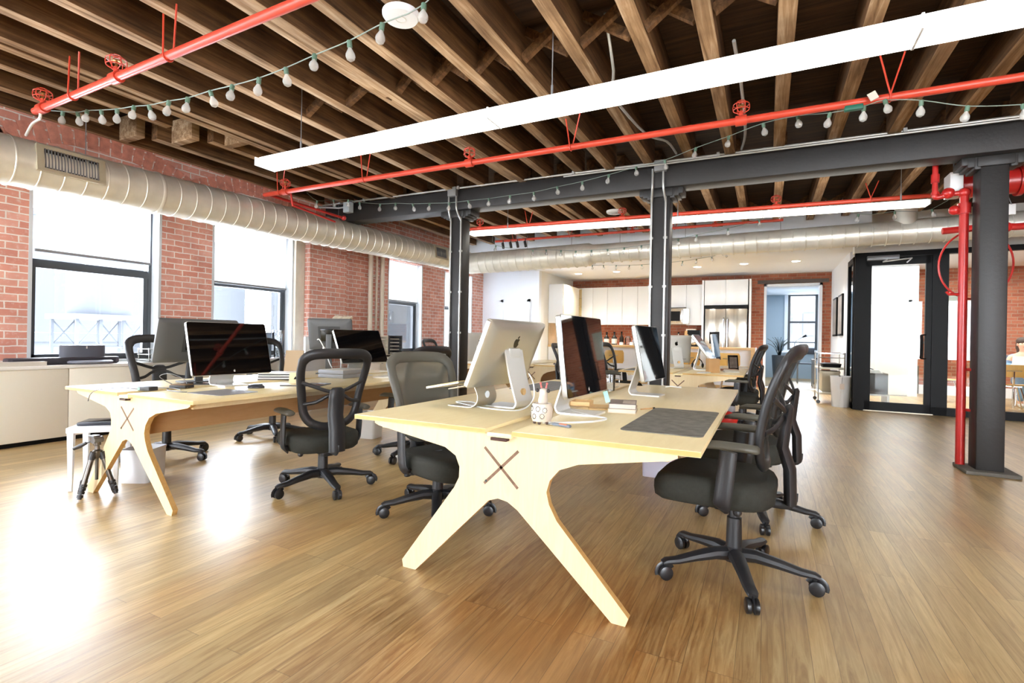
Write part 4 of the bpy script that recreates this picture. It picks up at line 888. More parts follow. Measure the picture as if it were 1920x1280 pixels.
for o, lift, br in todo:
    for c in kids(o):
        nm = c.name.split('.')[0]
        if nm in UPN: c.location.z = lift
        elif nm == 'leg': c.rotation_euler.z = c.rotation_euler.z+R(br)

# ------------------------------------------------------------------ displays on stands
def make_monitor(name, label, loc, face, tilt, w, h, zc, back_m=None, logo=True, stand='leg', bezel=None, screen=None):
    t = thing(name, label, 'monitor', loc, R(face))
    z0 = zc-loc[2]
    M = Matrix.Translation((0, 0, z0)) @ Matrix.Rotation(-R(tilt), 4, 'Y')
    bm_ = back_m or alu_m
    # shell: rounded slab, front at x=+0.012, gently bulged back
    rings = []
    for x, k in ((0.010, 1.0), (0.012, 1.0), (-0.012, 0.998), (-0.022, 0.96), (-0.032, 0.75), (-0.036, 0.35)):
        rings.append([M @ Vector((x, u*k, v*k)) for u, v in rrect(w, h, 0.014, 4)])
    sh = MB().loft(rings).build('shell', bm_, t, smooth=40)
    MB().prism(rrect(w-0.006, h-0.006, 0.012, 4), 0.012, 0.0145, lambda u, v, a: M @ Vector((a, u, v))).build('screen', screen or screen_m, t)
    if logo:
        lg = MB()
        for poly in apple(0.018): lg.prism(poly, 0.0145, 0.0150, lambda u, v, a: M @ Vector((a, u, v-h/2+0.028)))
        lg.build('front_logo', logo_s, t)
        lg = MB()
        for poly in apple(0.062): lg.prism(poly, -0.0372, -0.0330, lambda u, v, a: M @ Vector((a, -u, v+h*0.20)))
        lg.build('back_logo', logo_m, sh)
        pt = MB()
        for k in range(4): pt.box(-0.0375, -0.028, -w*0.33+k*0.022, -w*0.33+k*0.022+0.011, -h*0.36, -h*0.36+0.005, M=M)
        pt.build('ports', logo_m, sh)
    if stand == 'leg':
        sw = 0.17*w/0.56
        pts = [(-0.045, -0.0, z0+0.02), (-0.075, 0, z0*0.62), (-0.118, 0, z0*0.20), (-0.126, 0, 0.035), (-0.115, 0, 0.012), (-0.085, 0, 0.0045), (0.10, 0, 0.0045)]
        s_ = MB().tube(smooth_pts(pts, 3), sw/2, 0.0055, up=(1, 0, 0.8), seg=4)
        # flat strip instead of an ellipse: loft rectangles
        s_.bm.free(); s_ = MB(); q = smooth_pts(pts, 3); rg = []
        for i, p in enumerate(q):
            tg = (q[min(i+1, len(q)-1)]-q[max(i-1, 0)]).normalized(); nn = Vector((-tg.z, 0, tg.x))
            rg.append([p+Vector((0, -sw/2, 0))+nn*0.005, p+Vector((0, sw/2, 0))+nn*0.005, p+Vector((0, sw/2, 0))-nn*0.005, p+Vector((0, -sw/2, 0))-nn*0.005])
        s_.loft(rg); st = s_.build('stand', aluw_m, t, smooth=50)
        MB().box(-0.06, -0.02, -sw*0.3, sw*0.3, z0-0.03, z0+0.03, bev=0.005).build('hinge', aluw_m, st)
        MB().lathe([(0.02, 0.0), (0.02, 0.014)], seg=16, M=Matrix.Translation((-0.126, 0, 0.095)) @ Matrix.Rotation(PI/2, 4, 'Y')).build('cable_hole', oak_m, st)
    else:
        MB().box(-0.09, 0.09, -0.12, 0.12, 0.0, 0.014, bev=0.004).box(-0.06, -0.03, -0.03, 0.03, 0.01, z0, bev=0.004).build('stand', bm_, t)
        MB().box(-0.05, -0.034, -0.09, 0.09, -0.065, 0.065, bev=0.004, M=M).build('mount_plate', logo_m, t)
        MB().box(-0.0372, -0.0330, -0.115, 0.115, -0.085, 0.095, M=M).build('vesa_recess', mat('recess', (52, 52, 52), 0.5), sh)
    return t
DT = 0.7395
make_monitor('desktop_computer', 'silver desktop computer seen from behind with a dark fruit shaped logo, leaning on its stand', (-1.40, 2.73, DT), 173.5, 22.8, 0.61, 0.415, 1.059)
make_monitor('desktop_computer', 'tall glossy silver edged screen reflecting red brick, on the nearest desk', (-0.903, 2.686, DT), -2.5, 6.7, 0.608, 0.43, 1.062)
make_monitor('desktop_computer', 'glossy silver edged screen in front of the middle dark column', (-0.784, 3.87, DT), -3.9, 10.9, 0.573, 0.41, 1.055)
make_monitor('desktop_monitor', 'wide black glossy monitor with a silver edge at the front of the left desk', (-3.783, 2.584, DT), -5, 15.5, 0.625, 0.417, 1.028)
make_monitor('desktop_monitor', 'dark grey monitor seen from behind, overlapped by the wide black glossy one', (-4.224, 2.587, DT), 170, 20, 0.60, 0.372, 1.083, back_m=backd_m, logo=False, stand='post')
make_monitor('desktop_monitor', 'dark monitor seen from behind with a mounting plate, before the brick pier', (-4.139, 3.951, DT), 117, 14, 0.464, 0.338, 1.157, back_m=backd_m, logo=False, stand='post')
make_monitor('desktop_monitor', 'black glossy monitor tilted back at the far end of the left desk', (-3.741, 3.98, DT), -15, 30, 0.532, 0.383, 1.035)
make_monitor('desktop_computer', 'silver desktop computer edge leaning back on the farther desk beside the tan box', (-0.80, 7.75, DT), -3, 36, 0.53, 0.42, 1.07, screen=mat('screen_sky', (120, 140, 160), 0.05))
make_monitor('desktop_computer', 'silver desktop computer just right of the middle column on the farther desk', (-1.24, 8.0, DT), 130, 4, 0.53, 0.42, 1.03, back_m=mat('alu_bright', (214, 214, 208), 0.4, metal=0.3))
make_monitor('desktop_computer', 'silver desktop computer edge behind the leaning one on the farther desk', (-0.72, 8.7, DT), -4, 8, 0.53, 0.42, 1.06)
make_monitor('desktop_computer', 'pale silver desktop computer seen from behind, right of the left column', (-4.14, 7.05, DT), 165, 0, 0.55, 0.45, 1.0, back_m=mat('alu_bright', (214, 214, 208), 0.4, metal=0.3))
make_monitor('desktop_monitor', 'dark reddish monitor showing past the edge of the logo computer', (-3.02, 7.75, DT), 200, 0, 0.5, 0.36, 1.07, back_m=mat('brown_back', (84, 62, 56), 0.4), logo=False, stand='post')
# ------------------------------------------------------------------ things on the nearest desk
t = thing('laptop_stand', 'curved aluminium laptop stand with a round hole, at the left of the nearest desk', 'stand', (-1.56, 2.62, DT), R(172))
q = smooth_pts([(0.13, 0, 0.003), (0.02, 0, 0.003), (-0.045, 0, 0.006), (-0.085, 0, 0.03), (-0.095, 0, 0.07), (-0.075, 0, 0.115), (-0.05, 0, 0.135), (0.13, 0, 0.10)], 4); rg = []
for i, p in enumerate(q):
    tg = (q[min(i+1, len(q)-1)]-q[max(i-1, 0)]).normalized(); nn = Vector((-tg.z, 0, tg.x))
    rg.append([p+Vector((0, -0.09, 0))+nn*0.0025, p+Vector((0, 0.09, 0))+nn*0.0025, p+Vector((0, 0.09, 0))-nn*0.0025, p+Vector((0, -0.09, 0))-nn*0.0025])
MB().loft(rg).build('bent_plate', mat('satin_aluminium', (208, 198, 176), 0.35, metal=0.8), t, smooth=60)
MB().lathe([(0.021, 0), (0.021, 0.006)], seg=20, M=Matrix.Translation((-0.0985, 0, 0.078)) @ Matrix.Rotation(PI/2, 4, 'Y')).build('cable_hole', white_m, t)
t = thing('laptop', 'thin pale closed laptop sloping on the curved aluminium stand', 'laptop', (-1.60, 2.63, DT+0.13), R(172))
M = Matrix.Rotation(R(11), 4, 'Y')
MB().box(-0.06, 0.20, -0.17, 0.17, 0.006, 0.014, M=M, bev=0.003).build('base', alu_m, t); MB().box(-0.06, 0.20, -0.17, 0.17, 0.014, 0.020, M=M, bev=0.003).build('lid', mat('gold_lid', (230, 206, 150), 0.4, metal=0.4), t)
t = thing('pencil_pot', 'cream ceramic animal pot with red horns at the front edge of the nearest desk', 'pot', (-0.965, 2.26, DT))
MB().lathe([(0.02, 0.012), (0.045, 0.014), (0.052, 0.035), (0.053, 0.07), (0.046, 0.098), (0.042, 0.10), (0.038, 0.096), (0.036, 0.03), (0.005, 0.026)], seg=28).build('body', ceram_m, t)
MB().tube(smooth_pts([(-0.012, 0.035, 0.08), (-0.013, 0.045, 0.125), (-0.012, 0.048, 0.165)], 4), [0.024]*4+[0.021]*4+[0.014], seg=14).build('head', ceram_m, t)
m_ = MB()
for s_ in (-1, 1): m_.ball((-0.012+s_*0.029, 0.036, 0.156), (0.009, 0.009, 0.010), 10, 6)
m_.build('ear', mat('ear_grey', (44, 40, 40), 0.4), t)
m_ = MB()
for s_ in (-1, 1): m_.tube([(-0.012+s_*0.012, 0.046, 0.168), (-0.012+s_*0.017, 0.046, 0.188)], [0.005, 0.003], seg=8).ball((-0.012+s_*0.017, 0.046, 0.19), 0.006, 8, 6)
m_.build('horns', mat('horn_red', (206, 96, 88), 0.4), t)
m_ = MB()
for k, (ax_, zz) in enumerate(((-2.3, 0.076), (-1.55, 0.076), (-0.9, 0.07), (-1.95, 0.04), (-1.15, 0.042), (-2.7, 0.045))):
    for j in range(10):
        a = ax_+0.2*math.cos(2*PI*j/10); z = zz+0.0115*math.sin(2*PI*j/10); r = 0.0525
        m_.ball((r*math.cos(a), r*math.sin(a), z), 0.0024, 6, 4)
m_.build('dot_pattern', mat('dot_grey', (60, 54, 52), 0.6), t)
m_ = MB()
for a in (-2.5, -1.5, -0.4, 0.8, 2.2): m_.ball((0.036*math.cos(a), 0.036*math.sin(a), 0.008), 0.008, 10, 6)
m_.build('feet', mat('foot_brown', (72, 50, 44), 0.4), t)
t = thing('utility_knife', 'grey and orange utility knife lying beside the animal pot', 'knife', (-0.865, 2.235, DT), R(-15))
MB().box(-0.035, 0.065, -0.010, 0.010, 0.0, 0.014, bev=0.005).build('handle', mat('knife_grey', (104, 112, 124), 0.4), t)
MB().box(0.005, 0.05, -0.011, 0.0, 0.010, 0.0155, bev=0.003).build('grip', mat('knife_orange', (222, 120, 84), 0.5), t)
MB().box(-0.065, -0.035, -0.006, 0.006, 0.003, 0.007).build('blade', grey_m, t)
t = thing('desk_mat', 'dark grey felt desk mat at the right front corner of the nearest desk', 'mat', (-0.415, 2.72, DT))
MB().prism(rrect(0.36, 0.86, 0.03, 4), 0.0005, 0.004, lambda u, v, a: (u, v, a)).build('felt', felt_m, t)
t = thing('desk_mat', 'grey mat at the far left corner of the nearest desk behind the logo computer', 'mat', (-1.68, 4.1, DT))
MB().prism(rrect(0.36, 0.90, 0.03, 4), 0.0005, 0.004, lambda u, v, a: (u, v, a)).build('felt', mat('felt_light', (122, 122, 122), 0.9, var=0.15, vscale=18), t)
def book(label, x, y, z, rz, w, d, h, cov, pages=True):
    t = thing('book', label, 'book', (x, y, z), R(rz))
    MB().box(-w/2+0.003, w/2-0.003, -d/2+0.003, d/2-0.003, 0.003, h-0.003).build('pages', paper_m, t)
    MB().box(-w/2, w/2, -d/2, d/2, 0, 0.003).box(-w/2, w/2, -d/2, d/2, h-0.003, h).box(-w/2, -w/2+0.003, -d/2, d/2, 0.002, h-0.002).build('cover', cov, t)
    return t
book('pale book under the darker one at the right of the brick reflecting screen', -0.735, 2.92, DT, 10, 0.155, 0.22, 0.024, mat('cover_cream', (216, 196, 160), 0.6))
t = book('white paged book with a dark spine lying on top of the pale book', -0.735, 2.915, DT+0.024, 12, 0.15, 0.215, 0.030, mat('cover_grey', (120, 104, 96), 0.5))
MB().box(0.0, 0.07, -0.08, 0.06, 0.0301, 0.0306).build('cover_photo', mat('cover_photo', (178, 162, 150), 0.4, var=0.3, vscale=14), t)
t = thing('sticky_note', 'mint paper marker sticking up from the open page under the books', 'note', (-0.80, 2.83, DT+0.054), R(20))
MB().box(-0.013, 0.013, -0.0005, 0.0005, 0, 0.066, M=Matrix.Rotation(R(-16), 4, 'Y')).build('slip', mint_m, t)
t = thing('notebook', 'thin tan open notebook under the stacked books', 'notebook', (-0.87, 3.0, DT), R(22))
MB().box(-0.10, 0.10, -0.10, 0.10, 0, 0.006).build('pages', mat('tan_paper', (222, 186, 128), 0.7), t)
t = thing('pen', 'small black pen beside the stacked books', 'pen', (-0.63, 3.06, DT+0.005), R(60)); MB().cyl((-0.05, 0, 0), (0.06, 0, 0), 0.004).build('barrel', tan_m, t); MB().cyl((0.05, 0, 0), (0.07, 0, 0), 0.0045).build('cap', logo_m, t)
t = thing('white_cable', 'white cable looping across the nearest desk below the books', 'cable', (-0.98, 2.62, DT+0.006))
MB().tube(smooth_pts([(0.0, 0.1, 0.0), (0.12, 0.0, 0), (0.25, -0.07, 0), (0.22, -0.2, 0), (0.1, -0.32, 0), (0.02, -0.36, 0)], 5), 0.0055, seg=8).build('cord', wht_pl, t)
t = thing('white_cable', 'white power cable hanging from the logo computer and trailing left on the desk', 'cable', (-1.24, 2.70, DT+0.005))
MB().tube(smooth_pts([(0.0, 0.0, 0.20), (0.04, -0.02, 0.14), (0.05, -0.05, 0.05), (0.0, -0.12, 0.0), (-0.15, -0.16, 0), (-0.35, -0.10, 0), (-0.5, 0.0, 0), (-0.42, 0.04, 0), (-0.3, -0.05, 0)], 5), 0.004, seg=8).build('cord', wht_pl, t)
t = thing('charger_plug', 'small white cable end at the far edge of the nearest desk', 'cable', (-0.72, 4.6, DT+0.006), 0.4)
MB().tube(smooth_pts([(-0.07, 0, 0), (-0.02, 0.01, 0.006), (0.04, 0, 0.0)], 4), 0.006).box(0.04, 0.07, -0.008, 0.008, -0.006, 0.008, bev=0.003).build('cord', wht_pl, t)
t = thing('drinking_glass', 'clear glass mug between the two glossy screens on the nearest desk', 'glass', (-1.12, 4.0, DT))
MB().lathe([(0.035, 0), (0.042, 0.004), (0.046, 0.13), (0.043, 0.13), (0.039, 0.008), (0.005, 0.006)], seg=24).build('cup', cup_m, t); MB().tube(smooth_pts([(0.044, 0, 0.10), (0.075, 0, 0.095), (0.075, 0, 0.045), (0.043, 0, 0.03)], 4), 0.005).build('handle', cup_m, t)
t = thing('small_tray', 'shallow brown tray between the screens at the middle of the nearest desk', 'tray', (-1.02, 3.02, DT), R(8)); MB().box(-0.06, 0.06, -0.07, 0.07, 0, 0.006).box(-0.06, -0.055, -0.07, 0.07, 0, 0.03).box(0.055, 0.06, -0.07, 0.07, 0, 0.03).box(-0.06, 0.06, -0.07, -0.065, 0, 0.03).box(-0.06, 0.06, 0.065, 0.07, 0, 0.03).build('body', oak_m, t)

# ------------------------------------------------------------------ things on the left desk
t = thing('hard_drive', 'small green edged black drive near the front edge of the left desk', 'drive', (-3.86, 2.03, DT), R(12)); MB().box(-0.05, 0.05, -0.035, 0.035, 0, 0.028, bev=0.004).build('case', mat('drive_black', (52, 50, 50), 0.5), t); MB().box(-0.051, -0.03, -0.0355, 0.0355, 0.004, 0.024).build('label', mat('drive_green', (150, 190, 170), 0.6), t)
t = thing('hard_drive', 'brown topped black drive left of the wide black monitor stand', 'drive', (-3.86, 2.26, DT), R(20)); MB().box(-0.065, 0.065, -0.045, 0.045, 0, 0.022, bev=0.004).build('case', mat('drive_dark', (46, 44, 44), 0.5), t); MB().box(-0.06, 0.06, -0.04, 0.04, 0.022, 0.03, bev=0.003).build('top', mat('drive_brown', (128, 98, 62), 0.5), t)
t = thing('black_cables', 'tangle of thin grey cables on the front of the left desk', 'cables', (-3.95, 2.16, DT+0.004))
m_ = MB()
m_.tube(smooth_pts([(0.0, 0.1, 0.01), (-0.1, 0.05, 0.07), (0.0, 0.06, 0.10), (0.12, 0.1, 0.06), (0.16, 0.1, 0.0)], 5), 0.003, seg=6)
m_.tube(smooth_pts([(-0.3, 0.05, 0), (-0.1, -0.02, 0), (0.1, 0.03, 0), (0.25, 0.0, 0)], 5), 0.003, seg=6)
m_.tube(smooth_pts([(0.05, -0.06, 0.0), (-0.05, -0.14, 0.0), (-0.10, -0.20, 0.01), (-0.18, -0.30, 0.0), (-0.22, -0.33, -0.03), (-0.24, -0.335, -0.08)], 5), 0.003, seg=6)
m_.tube(smooth_pts([(0.1, 0.0, 0.0), (0.2, -0.06, 0), (0.36, -0.08, 0), (0.42, -0.06, 0)], 4), 0.004, seg=6)
m_.build('cord', mat('cable_grey', (110, 108, 106), 0.5), t)
t = thing('mouse_pad', 'grey plastic mouse pad at the right front edge of the left desk', 'mat', (-3.35, 2.24, DT), R(3)); MB().prism(rrect(0.34, 0.30, 0.02, 3), 0.0005, 0.003, lambda u, v, a: (u, v, a)).build('pad', mat('pad_grey', (136, 132, 134), 0.35), t)
t = thing('computer_mouse', 'black computer mouse right of the wide black monitor stand', 'mouse', (-3.44, 2.56, DT), R(40)); MB().ball((0, 0, 0.008), (0.062, 0.034, 0.022), 16, 8).build('body', mat('mouse_black', (44, 44, 50), 0.4), t); MB().box(0.02, 0.045, -0.002, 0.002, 0.022, 0.031).build('wheel', logo_m, t)
t = thing('pen', 'slim grey pen lying right of the black mouse', 'pen', (-3.36, 2.80, DT+0.005), R(28)); MB().cyl((-0.08, 0, 0), (0.06, 0, 0), 0.005).build('barrel', mat('pen_grey', (108, 106, 104), 0.4), t); MB().cyl((0.06, 0, 0), (0.085, 0, 0), 0.003).build('tip', alu_m, t)
for i, lab in enumerate(('bottom closed notebook of the silver stack right of the wide black monitor', 'middle closed notebook of the silver stack right of the wide black monitor', 'topmost closed notebook of the silver stack right of the wide black monitor')):
    t = thing('laptop', lab, 'laptop', (-3.98, 3.20, DT+0.0215*i), R(38+2*i), group='stack of closed silver notebooks'); MB().box(-0.16, 0.16, -0.11, 0.11, 0, 0.008, bev=0.003).build('base', mat('dark_base', (70, 70, 76), 0.4), t); MB().box(-0.16, 0.16, -0.11, 0.11, 0.008, 0.0205, bev=0.004).build('lid', aluw_m, t)
t = thing('tent_card', 'small cream folded card with a dark mark on the left desk', 'card', (-3.58, 3.04, DT), R(-50)); MB().prism([(-0.03, 0), (0.03, 0), (0.006, 0.085), (-0.006, 0.085)], -0.05, 0.05, lambda u, v, a: (u, a, v)).build('card', mat('card_cream', (236, 222, 180), 0.6), t); MB().prism([(-0.014, 0.03), (0.014, 0.03), (0, 0.056)], 0, 0.0015, lambda u, v, a: (0.0185+0.004*(0.05-v)/0.02+a-0.0, u, v)).build('mark', logo_m, t)
t = thing('tablet', 'dark flat tablet at the right edge of the left desk', 'tablet', (-3.28, 2.98, DT), R(25)); MB().prism(rrect(0.17, 0.24, 0.012, 3), 0.0, 0.008, lambda u, v, a: (u, v, a)).build('body', mat('tablet_grey', (76, 84, 96), 0.3), t); MB().box(-0.075, 0.075, -0.105, 0.105, 0.008, 0.0086).build('screen', screen_m, t)
for i, lab in enumerate(('lower grey paper tray seen through the back of the office chair', 'upper grey paper tray seen through the back of the office chair')):
    t = thing('paper_tray', lab, 'tray', (-3.72, 3.72, DT+0.04*i), R(5)); MB().box(-0.15, 0.15, -0.18, 0.18, 0, 0.035, bev=0.006).build('tray', mat('tray_grey', (178, 180, 188), 0.5), t); MB().box(-0.14, 0.14, -0.17, 0.17, 0.0355, 0.0385).build('paper', paper_m, t)
t = thing('paper_stack', 'loose white papers at the far right edge of the left desk', 'papers', (-3.30, 4.05, DT), R(10)); MB().box(-0.16, 0.16, -0.22, 0.22, 0, 0.012).build('sheet', paper_m, t); MB().box(-0.11, 0.11, -0.15, 0.15, 0.012, 0.016, M=Matrix.Rotation(0.3, 4, 'Z')).build('top_sheet', paper_m, t)
t = thing('desk_fan_light', 'small white cable lamp bent up behind the left desk monitors', 'lamp', (-3.95, 3.72, DT))
MB().tube(smooth_pts([(0.1, 0.05, 0.0), (0.05, 0.0, 0.12), (-0.02, 0, 0.26), (-0.1, 0, 0.36), (-0.13, 0, 0.36)], 5), 0.005).build('cord', aluw_m, t); MB().lathe([(0.004, -0.03), (0.014, -0.01), (0.014, 0.01), (0.004, 0.03)], seg=12, M=Matrix.Translation((-0.03, 0, 0.27)) @ Matrix.Rotation(R(-30), 4, 'Y')).build('inline_plug', aluw_m, t)
t = thing('file_folder', 'tan folder standing on edge left of the dark monitor seen from behind', 'folder', (-4.36, 3.66, DT), R(30)); MB().box(-0.09, 0.09, -0.008, 0.008, 0, 0.25, M=Matrix.Rotation(R(-14), 4, 'X')).build('cover', mat('folder_tan', (170, 146, 116), 0.7), t); MB().box(-0.085, 0.085, -0.004, 0.004, 0.004, 0.243, M=Matrix.Rotation(R(-14), 4, 'X')).build('papers', paper_m, t)
t = thing('keyboard', 'thin dark keyboard beside the stand of the wide black monitor', 'keyboard', (-4.02, 2.50, DT), R(40)); MB().box(-0.14, 0.14, -0.055, 0.055, 0, 0.010, bev=0.003).build('base', mat('kb_dark', (70, 66, 66), 0.4), t); MB().box(-0.13, 0.13, -0.048, 0.048, 0.010, 0.0125).build('keys', logo_m, t)

# ------------------------------------------------------------------ floor things at the left
t = thing('stool', 'white square stool with thin legs beside the tripod', 'stool', (-4.44, 2.02, 0), R(47))
MB().box(-0.16, 0.16, -0.15, 0.15, 0.415, 0.455, bev=0.006).build('seat', white_m, t)
for sx in (-1, 1):
    for sy in (-1, 1):
        MB().loft([[(sx*0.135+a*0.011, sy*0.125+b*0.011, 0) for a, b in ((-1, -1), (1, -1), (1, 1), (-1, 1))], [(sx*0.135+a*0.019, sy*0.125+b*0.019, 0.415) for a, b in ((-1, -1), (1, -1), (1, 1), (-1, 1))]]).build('leg', white_m, t)
t = thing('tablet', 'black flat device lying on the white stool', 'tablet', (-4.44, 2.04, 0.455), R(47)); MB().box(-0.14, 0.15, -0.09, 0.11, 0.0, 0.026, bev=0.008).build('body', mat('dev_black', (42, 44, 54), 0.4), t); MB().box(-0.13, 0.14, -0.08, 0.10, 0.026, 0.027).build('screen', screen_m, t)
t = thing('tripod', 'dark metal camera tripod with a pan handle on the floor before the left desk', 'tripod', (-4.14, 1.86, 0), R(10))
hubz = 0.32
for i, a in enumerate((R(195), R(275), R(35))):
    f_ = (0.115*math.cos(a), 0.115*math.sin(a)); tp = Vector((0.025*math.cos(a), 0.025*math.sin(a), hubz-0.01)); ft = Vector((f_[0], f_[1], 0.015))
    l_ = MB().cyl(tp, tp+(ft-tp)*0.70, 0.0155, seg=12).build('leg', copper_m, t)
    MB().cyl(tp, tp+(ft-tp)*0.16, 0.0185, seg=12).build('leg_collar', plas_m, l_)
    c_ = MB()
    for k in range(4): p = tp+(ft-tp)*(0.68+0.075*k); c_.cyl(p, p+(ft-tp)*0.06, 0.0215-0.001*k, seg=12).box(p.x-0.025, p.x+0.006, p.y-0.007, p.y+0.007, p.z-0.009, p.z)
    c_.cyl(tp+(ft-tp)*0.9, ft, 0.013, seg=10); c_.build('leg_clips', plas_m, l_)
MB().lathe([(0.02, hubz-0.05), (0.03, hubz-0.03), (0.03, hubz), (0.016, hubz+0.01), (0.014, hubz+0.035), (0.022, hubz+0.04), (0.022, hubz+0.06)], seg=16).cyl((0, 0, 0.12), (0, 0, hubz), 0.010).build('center_column', copper_m, t)
MB().box(-0.03, 0.02, -0.02, 0.02, hubz+0.055, hubz+0.09, bev=0.008).cyl((0.0, -0.03, hubz+0.075), (0, 0.03, hubz+0.075), 0.022).box(-0.055, 0.0, -0.024, 0.024, hubz+0.09, hubz+0.105, bev=0.004).build('head', mat('head_grey', (110, 112, 116), 0.35, metal=0.5), t)
MB().tube([(-0.02, 0, hubz+0.07), (-0.075, -0.02, hubz+0.05)], 0.004).tube([(-0.075, -0.02, hubz+0.05), (-0.11, -0.035, hubz+0.03), (-0.15, -0.05, hubz+0.01)], [0.010, 0.014, 0.011]).build('pan_handle', plas_m, t)
def bin_(label, x, y, w, d, h, taper, m_, rz=0, lid=False, cat='waste bin', rnd=0.03, name='waste_bin'):
    t = thing(name, label, cat, (x, y, 0), R(rz))
    r0 = rrect(w*taper, d*taper, rnd, 4); r1 = rrect(w, d, rnd, 4); r2 = rrect(w-0.008, d-0.008, rnd*0.9, 4); r3 = rrect(w*taper-0.01, d*taper-0.01, rnd*0.9, 4)
    MB().loft([[(u, v, 0.0) for u, v in r0], [(u, v, h) for u, v in r1], [(u, v, h) for u, v in r2], [(u, v, 0.01) for u, v in r3]]).build('bucket', m_, t, smooth=40)
    rr = MB().loft([[(u*1.02, v*1.02, h-0.012) for u, v in r1], [(u*1.02, v*1.02, h+0.002) for u, v in r1], [(u, v, h+0.002) for u, v in r2], [(u, v, h-0.012) for u, v in r2]], closed_path=True); rr.build('rim', m_, t, smooth=40)
    return t
bin_('white waste bin on the floor between the two nearest desks', -4.0, 4.42, 0.25, 0.22, 0.285, 0.86, wht_pl, 10)
bin_('pale grey square bin behind the front leg of the left desk', -4.32, 2.25, 0.22, 0.24, 0.25, 0.94, grey_pl, 30)
bin_('pale lilac grey bin under the right side of the nearest desk', -0.80, 4.47, 0.28, 0.26, 0.30, 0.92, mat('lilac_grey', (196, 192, 206), 0.5), 2)
t = bin_('tall round white bin beside the black meeting room door frame', 1.235, 11.0, 0.345, 0.345, 0.56, 0.80, wht_pl, 0, rnd=0.17)
MB().box(-0.035, 0.035, -0.166, -0.160, 0.33, 0.43, M=Matrix.Translation((0, 0, 0))).build('sticker', mat('sticker', (222, 206, 190), 0.6), t)
# bag and red things under the right chairs
t = thing('shopping_bag', 'white and red bag on the floor between the right chairs', 'bag', (-0.30, 4.62, 0)); MB().loft([[(u, v, 0) for u, v in rrect(0.24, 0.16, 0.02)], [(u, v, 0.34) for u, v in rrect(0.26, 0.17, 0.02)], [(u*0.8, v*0.4, 0.46) for u, v in rrect(0.26, 0.17, 0.02)]]).build('bag', mat('bag_white', (226, 224, 232), 0.5), t); MB().ball((0.0, 0.02, 0.50), (0.10, 0.07, 0.07), 12, 8).build('red_cloth', red_m, t); MB().ball((0.09, -0.088, 0.22), (0.035, 0.006, 0.035), 12, 8).build('red_dot', red_m, t)

# ------------------------------------------------------------------ low cabinets along the window wall
def wall_cabinet(label, y0, y1):
    t = thing('low_cabinet', label, 'cabinet', (-6.52, y0, 0), group='cream low cabinets under the windows'); L = y1-y0
    MB().box(-0.37, 0.0, 0.004, L-0.004, 0.045, 0.755).build('body', cab_m, t)
    n = max(1, round(L/1.05))
    for k in range(n): MB().box(0.0, 0.018, k*L/n+0.003, (k+1)*L/n-0.003, 0.05, 0.75, bev=0.002).build('door', cab_m, t)
    MB().box(-0.37, -0.02, 0, L, 0, 0.05).build('plinth', black_fr, t)
wall_cabinet('long cream low cabinet under the nearest window, behind the stool', -1.2, 2.66)
wall_cabinet('cream low cabinet between the two nearest windows', 2.66, 5.4)
t = tag(MB().box(-6.895, -6.49, -1.2, 5.40, 0.755, 0.79, bev=0.005).build('counter_top', mat('counter_white', (238, 236, 230), 0.35)), 'long white counter top over the cream low cabinets under the windows', 'counter')
for i, lab in enumerate(('cream drawer unit left of the pair below the third window', 'cream drawer unit nearest the third window frame')):
    t = thing('drawer_unit', lab, 'cabinet', (-6.45, 7.34+0.56*i, 0), group='cream drawer units below the third window')
    MB().box(-0.44, 0.0, 0, 0.55, 0, 0.80).build('body', cab_m, t)
    for k in range(2): d_ = MB().box(0.0, 0.018, 0.006, 0.544, 0.03+0.36*k, 0.37+0.36*k, bev=0.003).build('drawer', cab_m, t); MB().box(0.018, 0.020, 0.05, 0.10, 0.27+0.36*k, 0.31+0.36*k).build('lock', grey_m, d_)
    MB().box(-0.01, 0.004, 0.04, 0.51, 0.755, 0.79).build('grip_slot', black_fr, t)
for i, (lab, mm, y) in enumerate((('cream slotted letter sorter on the drawer unit before the window', cab_m, 7.40), ('dark slotted letter sorter on the drawer unit before the window', mat('sorter_dark', (84, 86, 88), 0.5), 7.82))):
    t = thing('letter_sorter', lab, 'sorter', (-6.55, y, 0.80), group='letter sorters on the drawer units'); m_ = MB().box(-0.14, -0.13, -0.19, 0.19, 0, 0.36).box(-0.14, 0.10, -0.19, -0.175, 0, 0.36).box(-0.14, 0.10, 0.175, 0.19, 0, 0.36)
    for k in range(6): m_.box(-0.14, 0.10, -0.19, 0.19, 0.068*k, 0.068*k+0.012)
    m_.build('case', mm, t)
    for k in range(5): MB().box(-0.12, 0.07, -0.15, 0.13, 0.068*k+0.0121, 0.068*k+0.030).build('papers', paper_m, t)
t = thing('side_counter', 'white counter with bottles below the last left windows', 'counter', (-6.6, 8.6, 0)); MB().box(-0.29, 0.2, 0, 3.2, 0.76, 0.80).build('top', white_m, t); MB().box(-0.29, 0.15, 0.02, 3.18, 0, 0.76).build('body', cab_m, t)
for y, h, r, mm, lab in ((8.9, 0.13, 0.06, wht_pl, 'white round jug on the far counter by the third window'), (9.25, 0.10, 0.08, mat('teal_grey', (170, 186, 188), 0.4), 'grey green jar on the far counter by the third window'), (9.6, 0.09, 0.05, wht_pl, 'small white cup on the far counter')):
    t = thing('jar', lab, 'jar', (-6.5, y, 0.80)); MB().lathe([(r*0.6, 0), (r, h*0.3), (r*0.95, h*0.7), (r*0.55, h), (r*0.5, h)], seg=20).build('body', mm, t)
